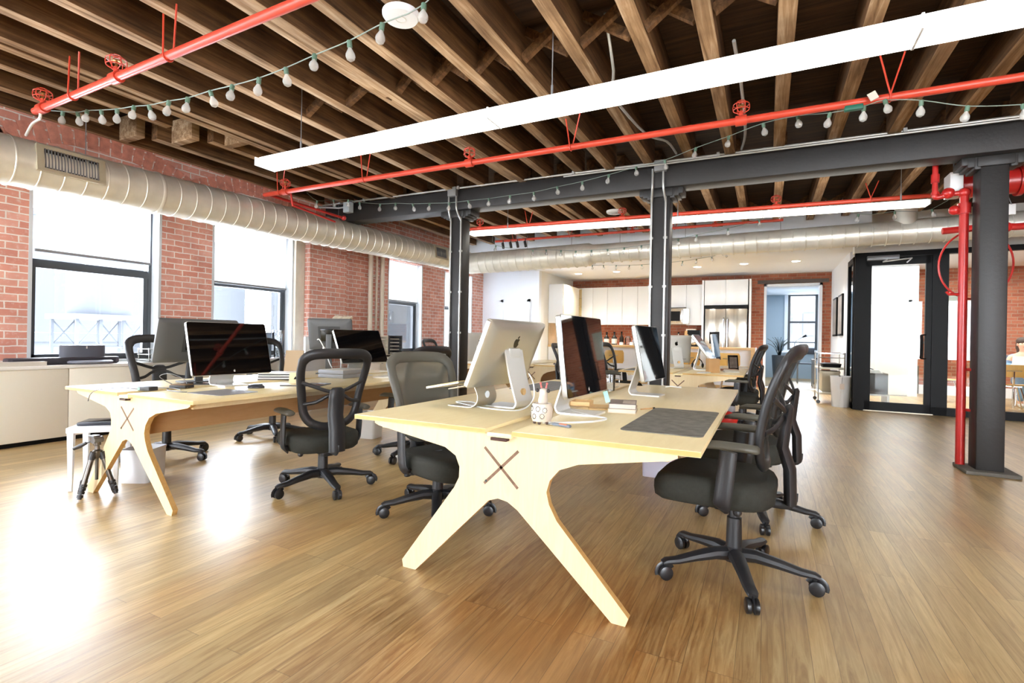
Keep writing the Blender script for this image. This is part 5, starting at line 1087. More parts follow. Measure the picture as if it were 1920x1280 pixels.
t = thing('dark_printer', 'dark boxy printer on the counter by the last left windows', 'printer', (-6.45, 10.3, 0.80)); MB().box(-0.2, 0.2, -0.3, 0.3, 0, 0.22, bev=0.02).build('body', mat('printer_dark', (80, 82, 84), 0.5), t); MB().box(0.2, 0.21, -0.22, 0.22, 0.05, 0.12).build('slot', black_fr, t)
# on the window counter
t = thing('speaker', 'oval dark grey speaker standing below the nearest window', 'speaker', (-6.70, 2.86, 0.83), 0); MB().loft([[(0.085*math.cos(2*PI*k/40)*s_, 0.205*math.copysign(abs(math.sin(2*PI*k/40))**0.7, math.sin(2*PI*k/40))*s_, z) for k in range(40)] for s_, z in ((0.9, 0.01), (1.0, 0.02), (1.0, 0.150), (0.97, 0.160), (0.4, 0.163))]).build('body', mat('speaker_grey', (86, 88, 98), 0.7, bump=0.2, bscale=300), t); MB().box(0.078, 0.088, -0.006, 0.006, 0.125, 0.152).build('badge', aluw_m, t)
MB().lathe([(0.12, -0.04), (0.21, -0.028), (0.22, -0.012), (0.20, 0.0)], (0.05, 0.03, 0), seg=40).build('base_disc', mat('base_grey', (122, 126, 138), 0.5), t)
t = thing('soundbar', 'long low black soundbar lying on the counter below the nearest window', 'soundbar', (-6.66, 2.33, 0.79)); MB().box(-0.06, 0.06, -0.12, 0.84, 0, 0.075, bev=0.018).build('body', mat('soundbar_black', (58, 54, 62), 0.5), t); MB().box(0.058, 0.062, -0.08, 0.80, 0.015, 0.06).build('grille', mat('grille', (48, 46, 52), 0.8), t)
for i, (lab, mm, y, z, w) in enumerate((('red folder at the left picture edge on the window counter', mat('folder_red', (206, 104, 84), 0.6), 1.93, 0.79, 0.16), ('pile of papers before the black soundbar on the window counter', paper_m, 2.28, 0.79, 0.20))):
    t = thing('paper_stack', lab, 'papers', (-6.56, y, z)); MB().box(-0.05, 0.05, -w, w, 0, 0.035).build('stack', mm, t); MB().box(-0.055, 0.055, -w-0.01, w, 0.035, 0.042).build('top_sheet', mm, t)
t = thing('glass_shelf', 'stack of clear plastic trays beside the nearest window', 'tray', (-6.68, 3.62, 0.79)); m_ = MB()
for k in range(3): m_.box(-0.12, 0.12, -0.17, 0.17, 0.02+0.065*k, 0.026+0.065*k)
m_.build('trays', aluw_m, t)
n_ = MB()
for sx in (-0.11, 0.11):
    for sy in (-0.16, 0.16): n_.cyl((sx, sy, 0), (sx, sy, 0.165), 0.006)
n_.build('posts', chrome_m, t)
t = thing('water_carafe', 'clear tall glass vase beside the second window on the counter', 'vase', (-6.62, 5.28, 0.79)); MB().lathe([(0.05, 0), (0.055, 0.02), (0.06, 0.18), (0.085, 0.32), (0.085, 0.42), (0.08, 0.42), (0.08, 0.32), (0.05, 0.16), (0.01, 0.02)], seg=24).build('glass', cup_m, t); MB().lathe([(0.045, 0.022), (0.05, 0.16), (0.01, 0.165)], seg=20).build('water', cup_m, t)
t = thing('photo_frame', 'dark blue grey upright panel behind the clear glass vase', 'frame', (-6.72, 5.15, 0.79)); MB().box(-0.012, 0.012, -0.09, 0.09, 0, 0.38, bev=0.003).build('frame', mat('frame_blue', (92, 104, 118), 0.4), t); MB().box(0.012, 0.014, -0.075, 0.075, 0.02, 0.36).build('picture', mat('pict', (120, 134, 148), 0.4), t)
t = thing('paper_lamp', 'cream ridged shell shaped lamp showing over the dark monitor before the bricks', 'lamp', (-6.3, 6.25, 0)); MB().lathe([(0.16, 0), (0.16, 0.02), (0.015, 0.04), (0.015, 1.30), (0.06, 1.31)], seg=20).build('stand', white_m, t); m_ = MB()
for k in range(5): m_.tube(smooth_pts([(0.0, -0.16+0.02*k, 1.30), (0.02*k-0.04, -0.12+0.04*k, 1.40), (0.03*k-0.06, -0.02+0.04*k, 1.45), (0.02*k-0.04, 0.09+0.01*k, 1.40), (0, 0.15, 1.30)], 4), 0.045, 0.02, seg=8)
m_.build('shade', mat('shade_cream', (230, 220, 196), 0.8), t)
t = thing('white_board_panel', 'tall plain white panel leaning by the brick pier under the plaster strip', 'panel', (-6.30, 5.72, 0)); MB().box(-0.02, 0.02, -0.22, 0.22, 0.0, 1.12, bev=0.004).build('board', white_m, t); MB().box(-0.15, 0.15, -0.24, -0.2, 0, 0.03).box(-0.15, 0.15, 0.2, 0.24, 0, 0.03).build('feet', white_m, t)
# ------------------------------------------------------------------ things on the farther desk
t = thing('desk_box', 'plain tan cardboard box on the front of the farther desk', 'box', (-0.63, 7.22, DT), R(28)); MB().box(-0.075, 0.075, -0.05, 0.05, 0, 0.185, bev=0.003).build('box', tan_m, t); MB().box(-0.07, 0.07, -0.045, 0.045, 0.1851, 0.1856).build('lid_flap', mat('tan_dark', (168, 124, 80), 0.8), t)
t = thing('photo_frame', 'small dark standing picture frame on the farther desk', 'frame', (-0.42, 8.1, DT), R(-60)); M = Matrix.Rotation(R(-10), 4, 'Y'); MB().box(-0.008, 0.008, -0.075, 0.075, 0, 0.22, M=M, bev=0.003).build('frame', logo_m, t); MB().box(0.0082, 0.009, -0.055, 0.055, 0.03, 0.19, M=M).build('picture', mat('pict2', (110, 100, 92), 0.4, var=0.4, vscale=20), t)
book('white notebook lying right of the tan box on the farther desk', -0.42, 7.45, DT, 15, 0.19, 0.14, 0.018, paper_m)
book('brown covered book behind the white notebook on the farther desk', -0.46, 7.75, DT, 20, 0.20, 0.15, 0.03, mat('cover_brown', (150, 100, 66), 0.6))
book('white pad near the far right corner of the farther desk', -0.36, 8.75, DT, 5, 0.22, 0.16, 0.02, paper_m)
t = thing('keyboard', 'pale keyboard before the leaning silver computer on the farther desk', 'keyboard', (-0.72, 7.05, DT), R(80)); MB().box(-0.14, 0.14, -0.055, 0.055, 0, 0.009, bev=0.003).build('base', aluw_m, t); MB().box(-0.13, 0.13, -0.048, 0.048, 0.009, 0.0115).build('keys', wht_pl, t)
t = thing('desk_mat', 'grey mat at the near left corner of the farther desk', 'mat', (-1.58, 7.2, DT)); MB().prism(rrect(0.34, 0.6, 0.02, 3), 0.0005, 0.004, lambda u, v, a: (u, v, a)).build('felt', mat('felt_light', (122, 122, 122), 0.9), t)
t = thing('black_headphones', 'round dark object behind the column on the farther desk', 'headphones', (-0.95, 8.35, DT)); MB().tube([(0.075*math.cos(PI*k/12), 0, 0.045+0.095*math.sin(PI*k/12)) for k in range(13)], 0.008).build('band', logo_m, t); MB().ball((0.075, 0, 0.04), (0.02, 0.04, 0.04), 12, 8).ball((-0.075, 0, 0.04), (0.02, 0.04, 0.04), 12, 8).build('ear_cups', logo_m, t)
bin_('white waste bin under the right side of the farther desk', -0.55, 8.9, 0.26, 0.26, 0.32, 0.9, grey_pl)

# ------------------------------------------------------------------ kitchen
cz = 1.0
t = thing('upper_cabinet', 'deep white end cabinet on the kitchen side wall, left of the open shelf', 'cabinet', (-5.23, 12.6, 1.58))
MB().box(0, 0.40, 0, 1.25, 0, 1.03, bev=0.002).build('body', kit_m, t); MB().box(0.40, 0.418, 0.01, 1.24, 0.006, 1.024, bev=0.002).build('door', mat('kit_warm', (238, 228, 206), 0.35), t); MB().box(0.0, 0.40, -0.012, 0.0, 0.01, 1.02).build('end_panel', kit_m, t)
t = thing('open_shelf', 'narrow open shelf unit in the kitchen corner between white cabinets', 'shelf', (-5.23, 13.87, 1.58)); m_ = MB().box(0, 0.02, 0, 0.25, 0, 1.03).box(0, 0.40, 0.24, 0.25, 0, 1.03).box(0, 0.40, 0, 0.012, 0, 1.03)
for k in range(5): m_.box(0, 0.40, 0, 0.25, 0.25*k, 0.25*k+0.018)
m_.build('case', mat('shelf_cream', (226, 210, 160), 0.5), t)
X0 = -4.93; n = 8; wd = 0.430
ups = ('first', 'second', 'third', 'fourth', 'fifth', 'sixth', 'seventh', 'eighth')
for k in range(n):
    x = X0+wd*k; short = (k in (6,))
    t = thing('upper_cabinet', '%s white upper cabinet along the brick kitchen wall, counted from the open shelf' % ups[k] if k < 6 else ('white upper cabinet above the microwave' if k == 6 else 'white upper cabinet between the microwave and the fridge'), 'cabinet', (x, 14.14, 1.58 if not short else 2.05), group='white upper kitchen cabinets')
    h = 1.07 if not short else 0.60
    MB().box(0.002, wd-0.002, 0.018, 0.35, 0, h).build('body', kit_m, t); MB().box(0.004, wd-0.004, 0, 0.018, 0.002, h-0.002, bev=0.002).build('door', kit_m, t)
t = thing('microwave', 'silver microwave under the white upper cabinets, half hidden by the middle column', 'microwave', (X0+6*wd-0.08, 14.0, 1.60)); MB().box(0, 0.60, 0.02, 0.4, 0, 0.42, bev=0.004).build('body', alu_m, t); MB().box(0.01, 0.44, 0, 0.02, 0.02, 0.40, bev=0.003).build('door', stain_m, t); MB().box(0.06, 0.38, -0.004, 0.0, 0.08, 0.34).build('window', black_fr, t); MB().box(0.46, 0.59, 0, 0.02, 0.02, 0.40).build('control_panel', stain_m, t); MB().cyl((0.43, -0.03, 0.05), (0.43, -0.03, 0.37), 0.012).build('handle', chrome_m, t)
t = thing('upper_cabinet', 'white upper cabinet pair over the steel fridge', 'cabinet', (-1.44, 13.87, 2.08)); MB().box(0, 1.02, 0.018, 0.62, 0, 0.64).build('body', kit_m, t)
for xx in (-0.055, 1.045): MB().box(xx, xx+0.045, -0.02, 0.62, -2.08, 0.64).build('side_panel', kit_m, t)
for k in range(2): MB().box(0.004+0.51*k, 0.506+0.51*k, 0, 0.018, 0.003, 0.637, bev=0.002).build('door', kit_m, t)
t = thing('fridge', 'tall stainless steel double door fridge in the kitchen', 'fridge', (-1.42, 13.80, 0)); MB().box(0.01, 0.99, 0.05, 0.68, 0.05, 1.98).build('body', grey_m, t)
for k in range(2):
    d_ = MB().box(0.012+0.49*k, 0.494+0.49*k, 0, 0.05, 0.72, 1.98, bev=0.008).build('door', stain_m, t)
    MB().tube([(0.455+0.09*k, -0.01, 0.95), (0.455+0.09*k, -0.055, 0.98), (0.455+0.09*k, -0.055, 1.72), (0.455+0.09*k, -0.01, 1.75)], 0.016).build('door_handle', chrome_m, d_)
d_ = MB().box(0.012, 0.984, 0, 0.05, 0.06, 0.71, bev=0.008).build('freezer_drawer', stain_m, t); MB().cyl((0.2, -0.05, 0.62), (0.8, -0.05, 0.62), 0.016).build('door_handle', chrome_m, d_)
MB().box(0.0, 1.0, 0.02, 0.6, 1.99, 2.06).build('top_gap_trim', black_fr, t)
MB().box(0.12, 0.36, -0.006, 0, 1.1, 1.40, bev=0.004).build('water_dispenser', black_fr, t)
t = thing('kitchen_counter', 'long kitchen counter with a pale wood top under the white upper cabinets', 'counter', (-4.8, 13.86, 0)); MB().box(0, 3.3, 0.03, 0.635, 0.08, 0.94).build('body', kit_m, t); MB().box(-0.4, 3.3, 0, 0.635, 0.94, cz-0.005, bev=0.004).build('top', oak_m, t)
for k in range(6): MB().box(0.55*k+0.004, 0.55*k+0.546, 0.012, 0.03, 0.1, 0.93, bev=0.002).build('door', kit_m, t)
t = thing('kitchen_counter', 'short kitchen counter along the side wall below the end cabinet', 'counter', (-5.23, 12.6, 0)); MB().box(0, 0.6, 0, 1.25, 0, 0.94).build('body', kit_m, t); MB().box(0, 0.62, -0.02, 1.26, 0.94, cz-0.005).build('top', oak_m, t)
t = thing('tiled_splashback', 'beige tiled splashback on the kitchen side wall under the end cabinet', 'tiles', (-5.235, 12.6, cz)); MB().box(0, 0.012, 0, 1.25, 0, 0.57).build('tiles', mat('tile_beige', (206, 188, 160), 0.4, var=0.15, vscale=4), t); MB().box(0.0, 0.013, 0, 1.25, 0.28, 0.287).box(0.0, 0.013, 0.41, 0.417, 0, 0.57).box(0.0, 0.013, 0.83, 0.837, 0, 0.57).build('grout', paper_m, t)
def bottle(label, x, y, h, r, m_, z=cz-0.005, lbl=None):
    t = thing('bottle', label, 'bottle', (x, y, z), group='bottles and jars on the kitchen counter')
    MB().lathe([(r*0.95, 0), (r, h*0.05), (r, h*0.58), (r*0.45, h*0.74), (r*0.34, h*0.80), (r*0.34, h*0.97), (r*0.3, h)], seg=18).build('glass', m_, t)
    MB().lathe([(r*0.40, h*0.93), (r*0.42, h*1.03), (r*0.1, h*1.035)], seg=14).build('cap', black_fr, t)
    if lbl: MB().lathe([(r*1.01, h*0.14), (r*1.015, h*0.15), (r*1.015, h*0.50), (r*1.01, h*0.51)], seg=18).build('label', lbl, t)
bottle('dark bottle with a pale label left on the kitchen counter beside the tall screen', -4.02, 13.96, 0.36, 0.075, amber_m, lbl=paper_m)
bottle('second dark bottle with a pale label on the kitchen counter', -3.80, 13.96, 0.37, 0.075, amber_m, lbl=paper_m)
bottle('slim dark bottle without a label on the kitchen counter', -3.60, 13.98, 0.38, 0.06, amber_m)
for x, h, r, m_, lab in ((-3.42, 0.25, 0.08, cup_m, 'clear jar on the kitchen counter right of the slim dark bottle'), (-3.22, 0.20, 0.07, mat('jar_lilac', (180, 174, 190), 0.3), 'lilac grey jar on the kitchen counter'), (-3.58, 0.10, 0.055, wht_pl, 'small white cup in front of the slim dark bottle'), (-3.30, 0.11, 0.055, wht_pl, 'small white cup in front of the lilac grey jar'), (-3.03, 0.16, 0.07, cup_m, 'clear round jar on the kitchen counter beside the glossy screen'), (-2.95, 0.12, 0.06, tan_m, 'tan jar on the kitchen counter beside the glossy screen')):
    t = thing('jar', lab, 'jar', (x, 13.95 if h > 0.12 else 13.88, cz-0.005), group='bottles and jars on the kitchen counter'); MB().lathe([(r*0.9, 0), (r, 0.02), (r, h*0.8), (r*0.75, h*0.92), (r*0.75, h)], seg=18).build('body', m_, t); MB().lathe([(r*0.8, h*0.93), (r*0.82, h*1.02), (0.005, h*1.03)], seg=16).build('lid', grey_m, t)
t = thing('toaster_oven', 'silver toaster oven on the kitchen counter before the fridge', 'oven', (-1.78, 13.95, cz-0.005)); MB().box(-0.2, 0.24, 0, 0.36, 0.02, 0.30, bev=0.01).build('body', alu_m, t); MB().box(-0.17, 0.12, -0.008, 0.0, 0.06, 0.25).build('door', black_fr, t); m_ = MB()
for k in range(3): m_.lathe([(0.022, 0), (0.02, 0.02)], seg=12, M=Matrix.Translation((0.18, 0, 0.08+0.075*k)) @ Matrix.Rotation(PI/2, 4, 'X'))
m_.build('knobs', grey_m, t); MB().box(-0.18, -0.15, 0.02, 0.3, 0, 0.02).box(0.19, 0.22, 0.02, 0.3, 0, 0.02).build('feet', black_fr, t)
t = thing('desk_box', 'tan box with a white top on the silver toaster oven', 'box', (-1.80, 14.05, cz+0.295)); MB().box(-0.13, 0.10, -0.05, 0.12, 0, 0.13).build('box', tan_m, t); MB().box(-0.10, 0.14, -0.02, 0.14, 0.13, 0.18).build('white_top', paper_m, t)
t = thing('utensil_jar', 'orange and dark utensil holder left of the toaster oven', 'jar', (-2.22, 13.98, cz-0.005)); MB().lathe([(0.06, 0), (0.065, 0.16), (0.06, 0.165), (0.055, 0.02)], seg=18).build('jar', orange_m, t); m_ = MB()
for k in range(5): m_.cyl((0.02*math.cos(k), 0.02*math.sin(k), 0.03), (0.05*math.cos(k*1.3), 0.03*math.sin(k*1.3), 0.30), 0.009)
m_.build('utensils', black_fr, t)
bottle('tall steel flask left of the toaster oven', -2.08, 13.97, 0.38, 0.055, stain_m)
t = thing('coffee_maker', 'steel and black coffee maker in front of the fridge edge', 'coffee maker', (-1.42, 11.68, 1.035)); MB().box(-0.13, 0.13, -0.02, 0.2, 0, 0.03).box(-0.13, 0.13, 0.12, 0.2, 0.03, 0.34).box(-0.13, 0.13, -0.02, 0.2, 0.27, 0.36).build('body', black_fr, t); MB().lathe([(0.06, 0.035), (0.075, 0.09), (0.06, 0.2)], (0, 0.04, 0), 18).build('pot', stain_m, t)

# wooden bar in front of the kitchen
t = thing('bar_table', 'long pale wood topped bar with a white front before the kitchen', 'bar', (-4.1, 11.45, 0))
MB().box(0, 3.90, 0, 0.55, 0.985, 1.035, bev=0.003).build('top', oak_m, t); MB().box(3.82, 3.90, 0.0, 0.55, 0, 0.985).build('end_leg', oak_m, t); MB().box(0, 0.08, 0, 0.55, 0, 0.985).build('end_leg', oak_m, t)
MB().box(0.08, 3.82, 0.30, 0.33, 0.04, 0.985).build('front_panel', white_m, t); MB().box(3.90, 3.925, -0.01, 0.56, 0, 1.04).build('end_trim', white_m, t); MB().box(0.08, 3.82, 0.02, 0.05, 0.18, 0.24).build('foot_rail', oak_m, t)
def ply_chair(label, x, y, face, group, sh=0.46, bh=0.82):
    t = thing('plywood_chair', label, 'chair', (x, y, 0), R(face), group)
    rg = []
    for u in range(7):
        a = -0.2+0.4*u/6; rg.append([(a, w*0.2, sh+0.008*(w*w)+0.02*(max(0, -a-0.1)/0.1)**2+th) for w in [j/5-1 for j in range(11)] for th in (0,)]+[(a, w*0.2, sh-0.012+0.008*w*w+0.02*(max(0, -a-0.1)/0.1)**2) for w in [1-j/5 for j in range(11)]])
    MB().loft(rg).build('seat', yell_m, t, smooth=50)
    rg = []
    for u in range(6):
        z = sh+0.15+(bh-sh-0.15)*u/5; ww = 0.21*(1 if 0 < u < 5 else 0.88)
        rg.append([(-0.23-0.02*u/5-0.03*(1-w*w)*0+0.05*w*w, w*ww, z) for w in [j/5-1 for j in range(11)]]+[(-0.242-0.02*u/5+0.05*w*w, w*ww, z) for w in [1-j/5 for j in range(11)]])
    MB().loft(rg).build('backrest', yell_m, t, smooth=50)
    for sx in (-1, 1):
        for sy in (-1, 1): MB().tube([(sx*0.13, sy*0.10, sh-0.02), (sx*0.21, sy*0.19, 0.012)], 0.010).build('leg', chrome_m, t)
    MB().tube(smooth_pts([(0.08, 0, sh-0.02), (-0.16, 0, sh-0.022), (-0.235, 0, sh+0.05), (-0.262, 0, bh-0.12)], 4), 0.012).box(-0.15, 0.15, -0.12, 0.12, sh-0.03, sh-0.012).tube([(-0.265, -0.10, bh-0.11), (-0.272, 0.0, bh-0.11), (-0.265, 0.10, bh-0.11)], 0.009).build('back_support', chrome_m, t)
    return t
for x, lab in ((-2.95, 'yellow plywood chair at the bar left of the glossy screen'), (-1.40, 'yellow plywood chair at the bar just right of the middle column'), (-0.66, 'yellow plywood chair at the bar nearest its right end')):
    ply_chair(lab, x, 11.05, 90, 'yellow plywood chairs', 0.50, 0.93)

# ------------------------------------------------------------------ far room beyond the doorway
t = thing('potted_plant', 'spiky dark green plant seen through the brick doorway', 'plant', (0.33, 15.9, 0)); MB().lathe([(0.13, 0), (0.17, 0.5), (0.19, 0.80), (0.17, 0.81), (0.15, 0.5), (0.01, 0.48)], seg=20).build('pot', mat('pot_dark', (70, 76, 84), 0.6), t); MB().lathe([(0.165, 0.76), (0.01, 0.78)], seg=16).build('soil', mat('soil', (52, 40, 32), 0.9), t)
m_ = MB()
for k in range(34):
    a = k*2.4; l = 0.36+0.22*((k*7) % 5)/5; sp = 0.10+0.24*((k*3) % 7)/7
    m_.tube(smooth_pts([(0.02*math.cos(a), 0.02*math.sin(a), 0.77), (sp*0.45*math.cos(a), sp*0.45*math.sin(a), 0.77+l*0.7), (sp*1.1*math.cos(a), sp*1.1*math.sin(a), 0.77+l)], 3), [0.016, 0.024, 0.028, 0.026, 0.020, 0.012, 0.003], [0.004]*7, seg=6)
m_.build('leaves', leaf_m, t)
t = thing('white_desk', 'pale desk under the far room window', 'desk', (0.95, 17.4, 0)); MB().box(-0.65, 0.7, -0.35, 0.35, 0.86, 0.90).build('top', white_m, t)
for sx in (-0.6, 0.65):
    for sy in (-0.3, 0.3): MB().box(sx-0.02, sx+0.02, sy-0.02, sy+0.02, 0, 0.86).build('leg', grey_m, t)
t = thing('desk_chair', 'small dark backed chair before the far room desk', 'chair', (1.02, 16.8, 0)); MB().box(-0.22, 0.22, -0.2, 0.2, 0.55, 0.59, bev=0.01).build('seat', mat('chair_blue', (96, 108, 124), 0.6), t); MB().box(-0.2, 0.2, -0.22, -0.19, 0.84, 1.02, bev=0.01).build('backrest', mat('chair_dk', (70, 76, 88), 0.6), t)
for sx in (-0.2, 0.2):
    for sy in (-0.18, 0.18): MB().box(sx-0.012, sx+0.012, sy-0.012, sy+0.012, 0, 0.55 if sy > 0 else 0.9).build('leg', grey_m, t)
t = thing('side_table', 'small grey side table with a black tray beside the far room desk', 'table', (1.30, 15.6, 0)); MB().box(-0.22, 0.22, -0.25, 0.25, 0.70, 0.73).build('top', grey_m, t)
for sx in (-0.19, 0.19):
    for sy in (-0.22, 0.22): MB().cyl((sx, sy, 0), (sx, sy, 0.7), 0.012).build('leg', grey_m, t)
t = thing('desk_tray', 'black tray on the small grey side table', 'tray', (1.28, 15.6, 0.73)); MB().box(-0.13, 0.13, -0.16, 0.16, 0, 0.04, bev=0.01).build('tray', black_fr, t)
t = thing('desk_lamp', 'thin bent desk lamp before the far room window', 'lamp', (0.78, 17.3, 0.90)); MB().lathe([(0.07, 0), (0.07, 0.015)], seg=16).tube(smooth_pts([(0, 0, 0.01), (-0.02, 0, 0.25), (0.1, 0, 0.38), (0.22, 0, 0.45)], 4), 0.008).build('arm', grey_m, t); MB().tube([(0.18, 0, 0.43), (0.28, 0, 0.48)], [0.02, 0.035]).build('shade', black_fr, t)
t = thing('plaque', 'narrow brown plaque on the far room side of the doorway', 'plaque', (-0.13, 15.9, 1.35)); MB().box(-0.018, 0.0, -0.12, 0.12, 0, 0.5).build('plate', mat('plaque', (176, 150, 140), 0.6), t) if False else MB().box(0.0, 0.018, -0.12, 0.12, 0, 0.5).build('plate', mat('plaque', (176, 150, 140), 0.6), t)
for k, lab in enumerate(('dark framed picture on the passage wall nearest the meeting room', 'dark framed picture on the passage wall nearest the brick doorway')):
    t = thing('picture_frame', lab, 'picture', (1.40, 12.55+0.95*k, 1.32), group='framed pictures on the passage wall'); MB().box(-0.035, 0, -0.32, 0.32, 0, 0.86, bev=0.004).build('frame', black_fr, t); MB().box(-0.037, -0.035, -0.28, 0.28, 0.04, 0.82).build('picture', mat('art_grey', (148, 140, 132), 0.5, var=0.3, vscale=5), t)
# trolley
t = thing('utility_cart', 'chrome wire trolley with shelves beside the tall white bin', 'cart', (1.12, 11.75, 0), 0)
for sx in (-0.21, 0.21):
    for sy in (-0.38, 0.38):
        p = MB().cyl((sx, sy, 0.07), (sx, sy, 0.98), 0.013, seg=10).build('post', chrome_m, t); MB().lathe([(0.004, -0.012), (0.035, -0.012), (0.035, 0.012), (0.004, 0.012)], seg=14, M=Matrix.Translation((sx, sy, 0.035)) @ Matrix.Rotation(PI/2, 4, 'X')).build('caster', wheel_m, p)
for z in (0.18, 0.66): MB().box(-0.22, 0.22, -0.39, 0.39, z, z+0.035, bev=0.006).build('shelf', mat('cart_shelf', (214, 210, 196), 0.4, metal=0.2), t)
MB().tube([(-0.21, -0.38, 0.96), (0.21, -0.38, 0.96), (0.21, 0.38, 0.96), (-0.21, 0.38, 0.96)], 0.011, closed=True).tube([(-0.21, -0.38, 0.88), (0.21, -0.38, 0.88)], 0.008).build('rail', chrome_m, t)
t = thing('cart_tray', 'black shallow tray on the upper shelf of the chrome trolley', 'tray', (1.13, 11.65, 0.695)); MB().loft([[(u, v, 0) for u, v in rrect(0.30, 0.4, 0.05)], [(u*1.1, v*1.1, 0.07) for u, v in rrect(0.30, 0.4, 0.05)], [(u*0.6, v*0.6, 0.085) for u, v in rrect(0.30, 0.4, 0.05)]]).build('body', black_fr, t)
t = thing('paper_stack', 'white papers spread behind the black tray on the chrome trolley', 'papers', (1.08, 12.0, 0.695)); MB().box(-0.13, 0.13, -0.1, 0.1, 0, 0.05, M=Matrix.Rotation(0.2, 4, 'Z')).build('sheets', paper_m, t)
t = thing('storage_box', 'beige box on the lower shelf of the chrome trolley', 'box', (1.13, 11.8, 0.215)); MB().box(-0.15, 0.15, -0.25, 0.25, 0, 0.40, bev=0.01).build('box', mat('box_beige', (196, 188, 166), 0.6), t); MB().box(-0.155, 0.155, -0.255, 0.255, 0.36, 0.40).build('lid', mat('box_lid', (206, 200, 180), 0.6), t)

# ------------------------------------------------------------------ meeting room behind the glass
t = thing('printer', 'dark grey cube printer on a low white stand behind the glass door', 'printer', (1.78, 12.0, 0)); MB().box(-0.22, 0.30, -0.2, 0.3, 0.20, 0.60, bev=0.01).build('body', mat('printer_body', (74, 68, 66), 0.5), t); MB().box(-0.24, 0.32, -0.22, 0.32, 0.17, 0.20).box(-0.24, -0.20, -0.22, 0.32, 0, 0.17).box(0.28, 0.32, -0.22, 0.32, 0, 0.17).build('stand', wht_pl, t); MB().loft([[(u, v, 0.60) for u, v in rrect(0.44, 0.42, 0.04)], [(u*0.8, v*0.9, 0.66) for u, v in rrect(0.44, 0.42, 0.04)]]).build('paper_tray', wht_pl, t); MB().tube(smooth_pts([(-0.2, 0, 0.66), (-0.05, 0, 0.70), (0.1, 0, 0.66)], 4), 0.008).build('handle', black_fr, t)
t = thing('router_box', 'small grey device under the dark cube printer stand', 'device', (1.70, 11.95, 0.0)); MB().box(-0.12, 0.1, -0.1, 0.1, 0, 0.09, bev=0.01).build('case', mat('router', (110, 112, 114), 0.5), t); MB().box(-0.1, 0.08, -0.102, -0.1, 0.03, 0.06).build('front_panel', black_fr, t)
t = thing('grey_curtain', 'grey cloth panel hanging at the white wall corner behind the glass door', 'panel', (3.04, 14.6, 0.06)); m_ = MB()
m_.loft([[(0.012*math.sin(k*1.6)+0.02, -0.36+0.03*k, z) for k in range(25)] for z in (0, 0.30, 0.62)], closed_ring=False, cap=False); m_.build('cloth', mat('curtain_grey', (122, 124, 122), 0.8), t)
t = thing('poster', 'pale poster with lines of small print on the meeting room bricks', 'poster', (3.72, 15.08, 1.53)); MB().box(-0.36, 0.36, -0.012, 0.012, 0, 0.86).build('sheet', mat('poster_pale', (150, 160, 152), 0.5), t); m_ = MB()
for k in range(14): m_.box(-0.30, 0.30-0.12*((k*5) % 4)/4, -0.0135, -0.012, 0.10+0.048*k, 0.108+0.048*k)
m_.build('print_lines', mat('print_grey', (112, 120, 114), 0.6), t)
for k, (x, z, w) in enumerate(((3.55, 1.22, 0.30), (4.62, 1.42, 0.10))):
    t = thing('metal_strip', ('thin grey metal strip set in the bricks under the pale poster', 'small dark patch on the bricks above the seated person')[k], 'strip', (x, 15.08, z)); MB().box(-w, w, -0.02, 0.02, -0.022, 0.022).build('strip', mat('patch', (128, 134, 130), 0.6), t)
ply_chair('yellow plywood chair with chrome legs behind the red standpipe', 3.28, 13.35, -55, 'yellow plywood chairs')
ply_chair('yellow plywood chair with a T shaped back support at the right picture edge', 3.98, 12.30, 82, 'yellow plywood chairs', 0.46, 0.83)
t = thing('meeting_table', 'white meeting table behind the glass at the right picture edge', 'table', (4.55, 12.95, 0)); MB().box(-0.45, 0.75, -0.30, 0.30, 0.725, 0.755, bev=0.004).build('top', white_m, t)
for sx in (-0.40, 0.7):
    for sy in (-0.25, 0.25): MB().cyl((sx, sy, 0), (sx, sy, 0.73), 0.018).build('leg', chrome_m, t)
t = thing('laptop', 'open white laptop in front of the seated person', 'laptop', (4.36, 12.98, 0.755), R(90)); MB().box(-0.02, 0.20, -0.16, 0.16, 0, 0.014, bev=0.003).build('base', aluw_m, t); MB().box(-0.03, -0.02, -0.16, 0.16, 0.01, 0.23, M=Matrix.Rotation(R(-12), 4, 'Y'), bev=0.003).build('lid', wht_pl, t)
# seated person, cut by the picture edge
def skin_body(name, joints, edges, m_, parent, sub=2, root=0):
    me = bpy.data.meshes.new(name); me.from_pydata([j[0] for j in joints], edges, []); o = bpy.data.objects.new(name, me); COL.objects.link(o)
    md = o.modifiers.new('skin', 'SKIN'); md.use_smooth_shade = True
    for i, j in enumerate(joints):
        r = j[1]; me.skin_vertices[0].data[i].radius = (r if isinstance(r, tuple) else (r, r))
    me.skin_vertices[0].data[root].use_root = True
    s_ = o.modifiers.new('sub', 'SUBSURF'); s_.levels = sub; s_.render_levels = sub
    me.materials.append(m_); o.parent = parent
    dg = bpy.context.evaluated_depsgraph_get(); ev = o.evaluated_get(dg); nm = bpy.data.meshes.new_from_object(ev)
    o.modifiers.clear(); o.data = nm; nm.polygons.foreach_set('use_smooth', [True]*len(nm.polygons)); 
    if not nm.materials: nm.materials.append(m_)
    return o
PX, PY = 4.49, 13.38
p = thing('person', 'person with dark hair in a blue denim shirt seated at the right picture edge', 'person', (PX, PY, 0), R(-96))
